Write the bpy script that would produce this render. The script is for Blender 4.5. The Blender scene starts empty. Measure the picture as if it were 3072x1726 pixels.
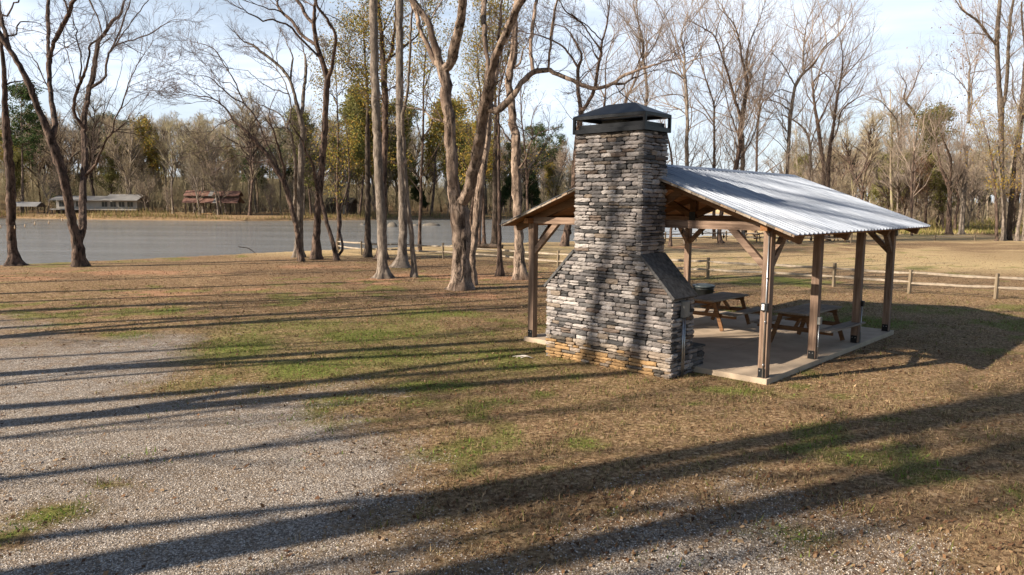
import bpy, math, random
import numpy as np
from mathutils import Vector, Matrix

# ------------------------------------------------------------------ camera, sky, sun
SC = bpy.context.scene
H = 3.05; FPX = 2191.66; PITCH = .1145; ROLL = -.0076
cam = bpy.data.cameras.new('camera'); camo = bpy.data.objects.new('camera', cam)
SC.collection.objects.link(camo); SC.camera = camo
cam.sensor_width = 36; cam.lens = 36*FPX/3072; cam.clip_start = .1; cam.clip_end = 6000
camo.matrix_world = Matrix.Translation((0, 0, H)) @ Matrix.Rotation(math.pi/2-PITCH, 4, 'X') @ Matrix.Rotation(-ROLL, 4, 'Z')

SUN_AZ = math.radians(67)          # shadows run 67 degrees right of the view direction
SUN_EL = math.radians(28.5)
SD = np.array([math.sin(SUN_AZ), math.cos(SUN_AZ)])      # horizontal shadow direction
sun = bpy.data.lights.new('sun', 'SUN'); suno = bpy.data.objects.new('sun', sun)
SC.collection.objects.link(suno)
sun.energy = 5.0; sun.angle = math.radians(.53); sun.color = (1, .875, .72)
sv = Vector((-SD[0]*math.cos(SUN_EL), -SD[1]*math.cos(SUN_EL), math.sin(SUN_EL)))
suno.rotation_euler = sv.to_track_quat('Z', 'Y').to_euler()
suno.location = (-60, -30, 50)

W_ = bpy.data.worlds.new('World'); SC.world = W_; W_.use_nodes = True
nt = W_.node_tree; nt.nodes.clear()
def N(t, k, **kw):
    n = t.nodes.new(k)
    for a, b in kw.items():
        if a.startswith('i_'):
            key = a[2:]
            n.inputs[int(key) if key.isdigit() else key.replace('_', ' ')].default_value = b
        else: setattr(n, a, b)
    return n
def L(t, a, b): t.links.new(a, b)
sky = N(nt, 'ShaderNodeTexSky', sky_type='NISHITA', sun_disc=False, sun_elevation=SUN_EL,
        sun_rotation=math.atan2(sv.x, sv.y), air_density=1.0, dust_density=.8, ozone_density=1.0)
tc = N(nt, 'ShaderNodeTexCoord'); mp = N(nt, 'ShaderNodeMapping'); mp.inputs['Scale'].default_value = (1.0, 1.6, 5.5)
mp.inputs['Rotation'].default_value = (.15, .22, .6)
L(nt, tc.outputs['Generated'], mp.inputs['Vector'])
no = N(nt, 'ShaderNodeTexNoise', i_Scale=2.2, i_Detail=7.0, i_Roughness=.58, i_Distortion=.35)
L(nt, mp.outputs[0], no.inputs['Vector'])
cr = N(nt, 'ShaderNodeValToRGB'); cr.color_ramp.elements[0].position = .34; cr.color_ramp.elements[1].position = .66
cr.color_ramp.elements[0].color = (.40, .40, .40, 1); cr.color_ramp.elements[1].color = (1, 1, 1, 1)
L(nt, no.outputs['Fac'], cr.inputs['Fac'])
mx = N(nt, 'ShaderNodeMix', data_type='RGBA', clamp_result=False)
mx.inputs['B'].default_value = (8.9, 9.9, 11.4, 1)
sx = N(nt, 'ShaderNodeSeparateXYZ'); L(nt, tc.outputs['Generated'], sx.inputs[0])
el = N(nt, 'ShaderNodeValToRGB'); el.color_ramp.elements[0].position = .31; el.color_ramp.elements[1].position = .44
el.color_ramp.elements[0].color = (1, 1, 1, 1); el.color_ramp.elements[1].color = (.06, .06, .06, 1)  # clouds fade out just above the frame, shaped to lower the sky fill
L(nt, sx.outputs[2], el.inputs['Fac'])
fr = N(nt, 'ShaderNodeMapRange', i_1=.40, i_2=.76, i_3=.03, i_4=1.0); L(nt, sx.outputs[1], fr.inputs[0])   # clouds kept to the view ahead, shaped to cut fill from the unseen sky
ce = N(nt, 'ShaderNodeMath', operation='MULTIPLY'); L(nt, fr.outputs[0], ce.inputs[0]); L(nt, el.outputs['Color'], ce.inputs[1])
cm = N(nt, 'ShaderNodeMath', operation='MULTIPLY'); L(nt, cr.outputs['Color'], cm.inputs[0]); L(nt, ce.outputs[0], cm.inputs[1])
L(nt, cm.outputs[0], mx.inputs['Factor']); L(nt, sky.outputs['Color'], mx.inputs['A'])
bg = N(nt, 'ShaderNodeBackground', i_Strength=.062); wo = N(nt, 'ShaderNodeOutputWorld')
L(nt, mx.outputs['Result'], bg.inputs['Color']); L(nt, bg.outputs[0], wo.inputs['Surface'])
SC.view_settings.view_transform = 'Standard'; SC.view_settings.look = 'None'
SC.view_settings.exposure = 1.0; SC.view_settings.gamma = 1
SC.cycles.max_bounces = 6; SC.cycles.transparent_max_bounces = 8

# ------------------------------------------------------------------ geometry of the view
def ray(x, y):
    X = (x-1536)/FPX; Y = (y-863)/FPX
    c, s = math.cos(ROLL), math.sin(ROLL); X, Y = c*X+s*Y, -s*X+c*Y
    cp, sp = math.cos(PITCH), math.sin(PITCH)
    return np.array([X, cp-Y*sp, -sp-Y*cp])
def gp(x, y, z=0.0):                   # photo pixel -> point of the ground at height z
    r = ray(x, y); t = (z-H)/r[2]; return np.array([r[0]*t, r[1]*t])
def at(x, y, depth):                   # photo pixel -> point at world depth Y
    r = ray(x, y); t = depth/r[1]; return np.array([r[0]*t, depth, H+r[2]*t])
REG = {'A': (0, 0, 3.4446), 'B': (0, 400, 3.289), 'C': (520, 0, 3.4446), 'D': (520, 400, 3.289), 'E': (1040, 0, 3.4446),
       'F': (1040, 400, 2.953), 'G': (1560, 0, 3.4446), 'H': (2000, 0, 2.782), 'I': (2512, 0, 3.4446), 'J': (2512, 400, 2.8946),
       'S': (0, 0, 1.0), 'P': (0, 0, .8385)}
def px(reg, x, y):
    a, b, s = REG[reg]; return a+x/s, b+y/s
rng = np.random.default_rng(7); random.seed(7)

# ------------------------------------------------------------------ object helpers
def tag(o, label=None, cat=None, group=None, kind=None):
    if label: o['label'] = label
    if cat: o['category'] = cat
    if group: o['group'] = group
    if kind: o['kind'] = kind
    return o
def mesh(name, V, F, smooth=False, col=None):
    V = np.asarray(V, dtype=np.float32).reshape(-1, 3)
    me = bpy.data.meshes.new(name)
    if isinstance(F, np.ndarray):
        k = F.shape[1]; n = F.shape[0]
        me.vertices.add(len(V)); me.vertices.foreach_set('co', V.ravel())
        me.loops.add(n*k); me.loops.foreach_set('vertex_index', F.astype(np.int32).ravel())
        me.polygons.add(n); me.polygons.foreach_set('loop_start', np.arange(0, n*k, k, dtype=np.int32))
        me.update(calc_edges=True)
    else:
        me.from_pydata(V.tolist(), [], F); me.update()
    if smooth: me.polygons.foreach_set('use_smooth', [True]*len(me.polygons))
    if col is not None:
        a = me.color_attributes.new('Col', 'FLOAT_COLOR', 'POINT')
        c = np.ones((len(V), 4), dtype=np.float32); c[:, :3] = col
        a.data.foreach_set('color', c.ravel())
    return me
def obj(name, me, mat, parent=None, bevel=0):
    o = bpy.data.objects.new(name, me); SC.collection.objects.link(o)
    if mat is not None and not me.materials: me.materials.append(mat)
    if parent: o.parent = parent
    if bevel:
        b = o.modifiers.new('bevel', 'BEVEL'); b.width = bevel; b.segments = 2; b.limit_method = 'ANGLE'
    return o
def thing(name, label, cat, loc=(0, 0, 0), rz=0, group=None):
    o = bpy.data.objects.new(name, None); SC.collection.objects.link(o)
    o.empty_display_size = .2
    o.location = loc; o.rotation_euler = (0, 0, rz); return tag(o, label, cat, group)
def dup(root, loc, rz=0, s=1, label=None, cat=None, group=None):
    r = root.copy(); SC.collection.objects.link(r); r.location = loc; r.rotation_euler = (0, 0, rz); r.scale = (s, s, s)
    tag(r, label, cat, group)
    for ch in list(root.children):
        c = ch.copy(); SC.collection.objects.link(c); c.parent = r
        for g in list(ch.children):
            d = g.copy(); SC.collection.objects.link(d); d.parent = c
    return r
class MB:
    def __init__(s): s.V = []; s.F = []; s.C = []; s.n = 0
    def add(s, V, F, col=None):
        V = np.asarray(V, dtype=float).reshape(-1, 3); s.V.append(V)
        s.F += [tuple(int(i)+s.n for i in f) for f in F]; s.n += len(V)
        s.C.append(np.tile(col if col is not None else (1, 1, 1), (len(V), 1)))
        return s
    def box(s, a, b, col=None):
        (x0, y0, z0), (x1, y1, z1) = a, b
        V = [(x0, y0, z0), (x1, y0, z0), (x1, y1, z0), (x0, y1, z0), (x0, y0, z1), (x1, y0, z1), (x1, y1, z1), (x0, y1, z1)]
        return s.add(V, BOXF, col)
    def bar(s, p, q, w, h, up=(0, 0, 1), col=None, cut=False):      # w across, h in the up direction
        p, q, up = Vector(p), Vector(q), Vector(up)
        d = (q-p).normalized(); a = d.cross(up).normalized()*w/2; u = a.cross(d).normalized()*h/2
        V = [p-a-u, p+a-u, p+a+u, p-a+u, q-a-u, q+a-u, q+a+u, q-a+u]
        return s.add([tuple(v) for v in V], [(3, 2, 1, 0), (4, 5, 6, 7), (0, 1, 5, 4), (1, 2, 6, 5), (2, 3, 7, 6), (3, 0, 4, 7)], col)
    def tube(s, pts, r, k=8, col=None):
        pts = np.array(pts, float); r = np.broadcast_to(np.array(r, float), (len(pts),))
        V, F = tubes(pts[None], r[None], k)
        s.add(V, F.tolist(), col)
        for e, off in ((0, 0), (len(pts)-1, (len(pts)-1)*k)):
            f = tuple(range(off, off+k)); s.F.append(tuple(i+s.n-len(V) for i in (f if e else f[::-1])))
        return s
    def build(s, name, mat, parent=None, smooth=False, bevel=0, col=False):
        me = mesh(name, np.concatenate(s.V), s.F, smooth, np.concatenate(s.C) if col else None)
        return obj(name, me, mat, parent, bevel)
BOXF = [(3, 2, 1, 0), (4, 5, 6, 7), (0, 1, 5, 4), (1, 2, 6, 5), (2, 3, 7, 6), (3, 0, 4, 7)]
def tubes(P, R, k):                    # P (N,n,3), R (N,n) -> verts, quads
    P = np.asarray(P, float); Nn, n, _ = P.shape
    T = np.gradient(P, axis=1); T /= np.linalg.norm(T, axis=2, keepdims=True)+1e-9
    m = T.mean(axis=1); ref = np.where(np.abs(m[:, 2:3]) > .8, np.array([[1., 0, 0]]), np.array([[0., 0, 1]]))[:, None, :]
    A = np.cross(T, ref); A /= np.linalg.norm(A, axis=2, keepdims=True)+1e-9
    B = np.cross(T, A)
    an = np.arange(k)*2*math.pi/k
    V = P[:, :, None, :]+R[:, :, None, None]*(np.cos(an)[None, None, :, None]*A[:, :, None, :]+np.sin(an)[None, None, :, None]*B[:, :, None, :])
    i = np.arange(Nn)[:, None, None]*n*k+np.arange(n-1)[None, :, None]*k; j = np.arange(k)[None, None, :]; j2 = (j+1) % k
    F = np.stack([i+j, i+j2, i+j2+k, i+j+k], axis=-1).reshape(-1, 4)
    return V.reshape(-1, 3), F

# ------------------------------------------------------------------ materials
def new_mat(name):
    m = bpy.data.materials.new(name); m.use_nodes = True; t = m.node_tree; t.nodes.clear()
    o = N(t, 'ShaderNodeOutputMaterial'); b = N(t, 'ShaderNodeBsdfPrincipled'); L(t, b.outputs[0], o.inputs[0])
    b.inputs['Specular IOR Level'].default_value = .25
    return m, t, b
def noise(t, vec, scale, detail=5, rough=.6, dist=0.0):
    n = N(t, 'ShaderNodeTexNoise', i_Scale=scale, i_Detail=detail, i_Roughness=rough, i_Distortion=dist)
    if vec is not None: L(t, vec, n.inputs['Vector'])
    return n.outputs['Fac']
def ramp(t, fac, stops):
    r = N(t, 'ShaderNodeValToRGB'); e = r.color_ramp.elements
    while len(e) < len(stops): e.new(.5)
    for q, (p, c) in zip(e, stops):
        q.position = p; q.color = (c if len(c) == 4 else (*c, 1)) if isinstance(c, tuple) else (c, c, c, 1)
    L(t, fac, r.inputs['Fac']); return r.outputs['Color']
def mixc(t, fac, a, b, mode='MIX'):
    m = N(t, 'ShaderNodeMix', data_type='RGBA', blend_type=mode)
    for s, v in (('Factor', fac), ('A', a), ('B', b)):
        if hasattr(v, 'links'): L(t, v, m.inputs[s])
        else: m.inputs[s].default_value = v if s == 'Factor' else (*v[:3], 1)
    return m.outputs['Result']
def mth(t, op, a, b=None, clamp=False):
    m = N(t, 'ShaderNodeMath', operation=op, use_clamp=clamp)
    for i, v in enumerate((a, b)):
        if v is None: continue
        if hasattr(v, 'links'): L(t, v, m.inputs[i])
        else: m.inputs[i].default_value = v
    return m.outputs[0]
def coords(t, scale=(1, 1, 1), kind='Object'):
    c = N(t, 'ShaderNodeTexCoord'); m = N(t, 'ShaderNodeMapping'); m.inputs['Scale'].default_value = scale
    L(t, c.outputs[kind], m.inputs[0]); return m.outputs[0]
def bump(t, b, h, strength, dist):
    n = N(t, 'ShaderNodeBump', i_Strength=strength, i_Distance=dist); L(t, h, n.inputs['Height']); L(t, n.outputs[0], b.inputs['Normal'])
def bark_mat(name, dark, light, patch=None, sc=1.0):
    m, t, b = new_mat(name); v = coords(t, (sc, sc, sc*.32))
    n1 = noise(t, v, 6.5, 8, .8, .5); n2 = noise(t, coords(t, (1, 1, 1)), .9, 3)
    c = ramp(t, n1, [(.42, dark), (.56, light)])
    if patch: c = mixc(t, ramp(t, n2, [(.48, 0.0), (.62, .75)]), c, patch)
    r = N(t, 'ShaderNodeObjectInfo'); c = mixc(t, .35, c, ramp(t, r.outputs['Random'], [(0, (.62, .58, .55)), (1, (1.25, 1.2, 1.12))]), 'MULTIPLY')
    L(t, c, b.inputs['Base Color']); b.inputs['Roughness'].default_value = .9; bump(t, b, n1, 1.0, .07); return m
def wood_mat(name, dark, light, axis):
    m, t, b = new_mat(name); s = [14, 14, 14]; s[axis] = .8; v = coords(t, tuple(s))
    n1 = noise(t, v, 1.6, 6, .65, .4); n2 = noise(t, coords(t), 2.2, 3)
    c = ramp(t, n1, [(.3, dark), (.68, light)]); c = mixc(t, ramp(t, n2, [(.4, 0.0), (.75, .35)]), c, tuple(x*.7 for x in dark))
    vo = N(t, 'ShaderNodeTexVoronoi', i_Scale=1.0); s2 = [5, 5, 5]; s2[axis] = 1.6; L(t, coords(t, tuple(s2)), vo.inputs['Vector'])
    c = mixc(t, ramp(t, vo.outputs['Distance'], [(.05, .9), (.11, 0.0)]), c, (.10, .045, .02))
    L(t, c, b.inputs['Base Color']); b.inputs['Roughness'].default_value = .75; bump(t, b, n1, .35, .004); return m
def plain_mat(name, c, rough=.6, metal=0, var=.25, sc=6, bmp=0.0):
    m, t, b = new_mat(name); n1 = noise(t, coords(t), sc, 5)
    cc = ramp(t, n1, [(.3, tuple(x*(1-var) for x in c)), (.7, tuple(min(1, x*(1+var)) for x in c))])
    L(t, cc, b.inputs['Base Color']); b.inputs['Roughness'].default_value = rough; b.inputs['Metallic'].default_value = metal
    if bmp: bump(t, b, n1, bmp, .01)
    return m
def col_mat(name, rough=.9, sc=25, var=(.75, 1.2), bmp=.5, trans=False, bd=.01):
    m, t, b = new_mat(name); a = N(t, 'ShaderNodeVertexColor', layer_name='Col'); n1 = noise(t, coords(t), sc, 6, .7)
    c = mixc(t, 1.0, a.outputs[0], ramp(t, n1, [(.3, var[0]), (.7, var[1])]), 'MULTIPLY')
    L(t, c, b.inputs['Base Color']); b.inputs['Roughness'].default_value = rough
    if bmp: bump(t, b, n1, bmp, bd)
    if trans:
        o = [n for n in t.nodes if n.type == 'OUTPUT_MATERIAL'][0]; tr = N(t, 'ShaderNodeBsdfTranslucent'); L(t, c, tr.inputs[0])
        ms = N(t, 'ShaderNodeMixShader', i_0=.35); L(t, b.outputs[0], ms.inputs[1]); L(t, tr.outputs[0], ms.inputs[2]); L(t, ms.outputs[0], o.inputs[0])
    return m
BARK = bark_mat('bark_grey', (.016, .011, .009), (.18, .125, .098), (.06, .043, .035))
BARKP = bark_mat('bark_pale', (.085, .068, .056), (.29, .245, .205), (.17, .14, .115))
BARKS = bark_mat('bark_shaggy', (.024, .016, .012), (.42, .32, .25), (.15, .105, .08), 1.0)
BARKD = bark_mat('bark_dark', (.02, .016, .013), (.12, .09, .07), (.06, .048, .036))
TWIGW, _t, _b = new_mat('twig_wood'); _r = N(_t, 'ShaderNodeObjectInfo')
L(_t, mixc(_t, .55, ramp(_t, noise(_t, coords(_t), .15, 3), [(.3, (.26, .20, .15)), (.7, (.46, .38, .30))]), ramp(_t, _r.outputs['Random'], [(0, (.46, .40, .37)), (.3, (.30, .22, .16)), (.55, (.36, .34, .17)), (.8, (.44, .34, .24)), (1, (.26, .25, .14))])), _b.inputs['Base Color'])
_b.inputs['Roughness'].default_value = .9
TWIG = plain_mat('twig', (.12, .088, .075), .85, 0, .3, 1.5)
TWIGF = plain_mat('twig_grey', (.27, .21, .165), .85, 0, .3, .2)
LEAF = col_mat('leaf', .7, .6, (.7, 1.25), 0, True)
WX = wood_mat('timber_weathered_x', (.095, .058, .04), (.33, .228, .165), 0)
WY = wood_mat('timber_weathered_y', (.095, .058, .04), (.33, .228, .165), 1)
WZ = wood_mat('timber_weathered_z', (.095, .058, .04), (.33, .228, .165), 2)
OX = wood_mat('timber_stained_x', (.085, .042, .02), (.23, .12, .055), 0)
OY = wood_mat('timber_stained_y', (.13, .058, .024), (.36, .17, .065), 1)
GY = wood_mat('timber_grey_y', (.13, .11, .09), (.34, .29, .24), 1)
BLK = plain_mat('black_steel', (.012, .013, .015), .42, .0, .3, 20)
CAPM = plain_mat('cap_steel', (.020, .022, .026), .38, .3, .3, 3)
GALV = plain_mat('galvanised', (.42, .43, .44), .35, .9, .2, 8)
GREYP = plain_mat('grey_enamel', (.22, .22, .21), .5, .2, .2, 8)
SLABM = plain_mat('slab_stone', (.085, .083, .082), .9, 0, .5, 14, .7)
CONC = plain_mat('concrete', (.43, .34, .25), .85, 0, .16, 2.2, .15)
STONE = col_mat('ledgestone', .85, 28, (.62, 1.22), .8, bd=.012)
MORT = plain_mat('mortar', (.02, .017, .015), .95)

# metal roofing
def metal_roof():
    m, t, b = new_mat('roof_metal'); n1 = noise(t, coords(t, (.8, 6, .8)), 1.4, 5); n2 = noise(t, coords(t), .8, 4)
    c = ramp(t, n1, [(.3, (.20, .23, .29)), (.7, (.33, .37, .43))]); c = mixc(t, ramp(t, n2, [(.5, 0.0), (.8, .4)]), c, (.35, .36, .38))
    L(t, c, b.inputs['Base Color']); b.inputs['Metallic'].default_value = .15; b.inputs['Roughness'].default_value = .55; return m
ROOFM = metal_roof()

# ------------------------------------------------------------------ terrain
near_px = [(0, 819), (358, 797), (716, 773), (1040, 754), (1243, 745), (1400, 735), (1524, 728), (1640, 725), (1800, 715), (1990, 705), (2150, 697), (2340, 690)]
far_px = [(0, 678), (358, 678), (716, 676), (1073, 668), (1312, 662), (1550, 658), (1908, 650)]
WZL = -1.25
NEAR = [(-240, -60), (-90, 8), (-42, 24)]+[tuple(gp(*p)) for p in near_px]+[(38, 118), (62, 190), (84, 260), (100, 330), (110, 460)]
FAR = [tuple(gp(x, y, WZL)) for x, y in far_px]
FAR = [(-420, 60), (-190, 100), (-90, 110)]+FAR+[(52, 300), (62, 460)]
RIV = np.array(NEAR+FAR[::-1])
def sdist(P, poly, closed=True):       # signed distance, negative inside
    P = np.asarray(P, float); d = np.full(len(P), 1e9); ins = np.zeros(len(P), bool); n = len(poly)
    for i in range(n if closed else n-1):
        a = poly[i]; b = poly[(i+1) % n]; e = b-a; w = P-a
        tt = np.clip((w@e)/(e@e), 0, 1); q = w-tt[:, None]*e; d = np.minimum(d, np.hypot(q[:, 0], q[:, 1]))
        c = ((a[1] > P[:, 1]) != (b[1] > P[:, 1]))
        with np.errstate(divide='ignore', invalid='ignore'):
            ins ^= c & (P[:, 0] < (b[0]-a[0])*(P[:, 1]-a[1])/(b[1]-a[1]+1e-12)+a[0])
    return np.where(ins, -d, d)
def vnoise(P, s, seed=0):
    P = np.asarray(P)/s; i = np.floor(P).astype(np.int64); f = P-i; f = f*f*(3-2*f)
    def h(a, b):
        x = (a*374761393+b*668265263+seed*974711) & 0xffffffff; x = ((x ^ (x >> 13))*1274126177) & 0xffffffff
        return ((x ^ (x >> 16)) & 0xffff)/65535.
    a, b = i[:, 0], i[:, 1]
    return (h(a, b)*(1-f[:, 0])+h(a+1, b)*f[:, 0])*(1-f[:, 1])+(h(a, b+1)*(1-f[:, 0])+h(a+1, b+1)*f[:, 0])*f[:, 1]
NEARL = np.array(NEAR); FARL = np.array(FAR)
def height(P):
    P = np.asarray(P, float).reshape(-1, 2); sd = sdist(P, RIV)
    dn = np.abs(sdist(P, NEARL, False)); df = np.abs(sdist(P, FARL, False)); far = (df < dn)
    base = (vnoise(P, 14, 1)-.5)*.16+(vnoise(P, 3.2, 2)-.5)*.045
    base *= np.clip((np.hypot(P[:, 0]-5, P[:, 1]-15)-9)/8, 0, 1)
    n = base-.0*sd
    n = np.where(sd < 1.2, base*.3, n)
    nearz = np.where(sd > 0, n, np.maximum(-2.2, sd*.9))
    fz = -.75+np.clip(sd/7, 0, 1)*.45+np.clip((sd-10)/60, 0, 1)*1.4+np.clip((sd-38)/110, 0, 1)*12+np.clip((sd-150)/250, 0, 1)*8+(vnoise(P, 30, 4)-.5)*.8
    farz = np.where(sd > -2, np.minimum(fz, WZL+.05+np.maximum(sd, -2)*.55), -2.6)
    bk = np.clip((P[:, 1]-110)/250, 0, 1)*5*(~far)*(sd > 5)
    return np.where(far, farz, nearz+bk)
def gz(x, y): return float(height([(x, y)])[0])

GRAV = np.array([gp(x/.8385, y/.8385) for x, y in [(-900, 900), (0, 838), (250, 842), (400, 880), (470, 930), (560, 985), (760, 1020), (900, 1090), (1080, 1160), (1280, 1260), (1460, 1340), (1720, 1400), (1900, 1460), (1980, 1600)]]+[(5, 0), (5, -12), (-40, -12), (-60, 8)])
def ells(lst):
    out = []
    for x, y, a, b in lst:
        c = gp(x/.8385, y/.8385); l = gp((x-a)/.8385, y/.8385); u = gp(x/.8385, (y-b)/.8385)
        out.append((c, abs(c[0]-l[0]), abs(u[1]-c[1])))
    return out
GREEN = ells([(425, 795, 60, 14), (600, 890, 150, 40), (760, 930, 160, 40), (900, 850, 200, 30), (560, 960, 60, 14), (1240, 895, 90, 20), (1300, 925, 80, 14), (1480, 1112, 60, 18), (1850, 975, 100, 12), (2010, 960, 40, 12), (2120, 985, 60, 10),
              (200, 1290, 180, 50), (1190, 1108, 30, 8), (1450, 945, 60, 12), (1080, 975, 120, 16), (120, 1320, 120, 40), (260, 1240, 80, 20), (40, 1360, 60, 30), (1380, 1180, 40, 12), (2000, 1120, 60, 12), (1100, 790, 150, 14), (330, 860, 90, 14), (300, 885, 60, 8),
              (1960, 700, 200, 14), (2300, 760, 160, 12), (1750, 1010, 50, 8), (2250, 1040, 60, 10), (2150, 800, 200, 20), (880, 1010, 70, 10)])
CLAY = ells([(300, 702, 260, 7), (420, 752, 110, 12), (945, 712, 90, 10), (1190, 745, 120, 10), (800, 680, 120, 7), (1150, 700, 200, 8), (650, 740, 120, 5), (60, 720, 120, 8), (1300, 700, 90, 6), (1350, 735, 60, 6), (2280, 560, 200, 4), (1750, 615, 100, 4)])
LITT = ells([(1000, 690, 420, 45), (1250, 700, 260, 60), (150, 715, 200, 12), (1500, 1250, 500, 50), (900, 1140, 140, 30), (60, 1190, 140, 50), (2000, 1300, 600, 120), (2100, 900, 120, 20), (1900, 610, 300, 14), (2350, 600, 300, 12), (1600, 700, 200, 60), (1500, 740, 200, 30)])
def emask(P, E, sc=1.0):
    m = np.zeros(len(P)); wob = (vnoise(P, .8, 11)-.5)*.9+(vnoise(P, .22, 12)-.5)*.5
    for c, a, b in E:
        q = np.sqrt(((P[:, 0]-c[0])/a)**2+((P[:, 1]-c[1])/b)**2); m = np.maximum(m, np.clip((1.5-q+wob)*.8, 0, 1))
    return m
PATCH = ells([(150, 1300, 170, 60), (40, 1370, 110, 50), (280, 1235, 90, 18)])
def masks(P):
    P = np.asarray(P, float).reshape(-1, 2)
    g = sdist(P, GRAV)+(vnoise(P, 2.6, 20)-.5)*3.2+(vnoise(P, .9, 21)-.5)*2.0+(vnoise(P, .3, 22)-.5)*1.2
    gr = np.clip(.50-g/4.2, 0, 1)*(1-.75*emask(P, PATCH)); green = emask(P, GREEN)
    green = np.maximum(green, np.clip((vnoise(P, 2.2, 31)*vnoise(P, .5, 32)-.36)*4, 0, .8))
    green = np.maximum(green, .80*np.exp(-((P[:, 0]+3.5)/6.5)**2-((P[:, 1]-15.5)/5.5)**2)*(.6+.8*vnoise(P, 1.3, 33)))
    lit = emask(P, LITT); clay = emask(P, CLAY)*(.35+.65*(vnoise(P, .5, 41) > .3))
    return gr, green, clay, lit
def axis(parts):
    out = [parts[0][0]]
    for a, b, s in parts:
        n = max(1, round((b-a)/s)); out += list(np.linspace(a, b, n+1)[1:])
    return np.array(out)
ax = axis([(-2500, -500, 200), (-500, -120, 20), (-120, -40, 2.5), (-40, -16, .8), (-16, 14, .2), (14, 30, .5), (30, 70, 2), (70, 200, 6), (200, 600, 30), (600, 2500, 200)])
ay = axis([(-600, -40, 80), (-40, 2, 4), (2, 24, .2), (24, 52, .45), (52, 106, 1.6), (106, 150, 3), (150, 215, 1.3), (215, 300, 4), (300, 700, 30), (700, 3500, 200)])
GX, GY_ = np.meshgrid(ax, ay); PP = np.stack([GX.ravel(), GY_.ravel()], 1)
ZZ = height(PP); nx, ny = len(ax), len(ay)
idx = np.arange(nx*ny).reshape(ny, nx)
FF = np.stack([idx[:-1, :-1], idx[:-1, 1:], idx[1:, 1:], idx[1:, :-1]], -1).reshape(-1, 4)
gme = mesh('ground', np.column_stack([PP, ZZ]), FF, True)
MK = masks(PP); FARW = (sdist(PP, RIV) > 22) & (PP[:, 1] > 78); MK = [np.where((PP[:, 1] > 150), 0, m) if i != 2 else m for i, m in enumerate(MK)]; MK[3] = np.where(FARW, 1.0, MK[3])
GOLD = np.maximum(np.clip((PP[:, 1]-24+(.0-PP[:, 0])*.6)/6, 0, 1)*(PP[:, 0] > 0), np.clip((PP[:, 1]-(37-.25*PP[:, 0]))/5, 0, 1))*(sdist(PP, RIV) > 0)*(1-MK[3]*.7)*(np.abs(sdist(PP, NEARL, False)) < np.abs(sdist(PP, FARL, False)))*np.clip(.35+1.1*vnoise(PP, 6, 71), 0, 1)
for nm, m in zip(('gravel', 'green', 'clay', 'litter', 'gold'), MK+[GOLD]):
    a = gme.attributes.new(nm, 'FLOAT', 'POINT'); a.data.foreach_set('value', m.astype(np.float32))
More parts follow.
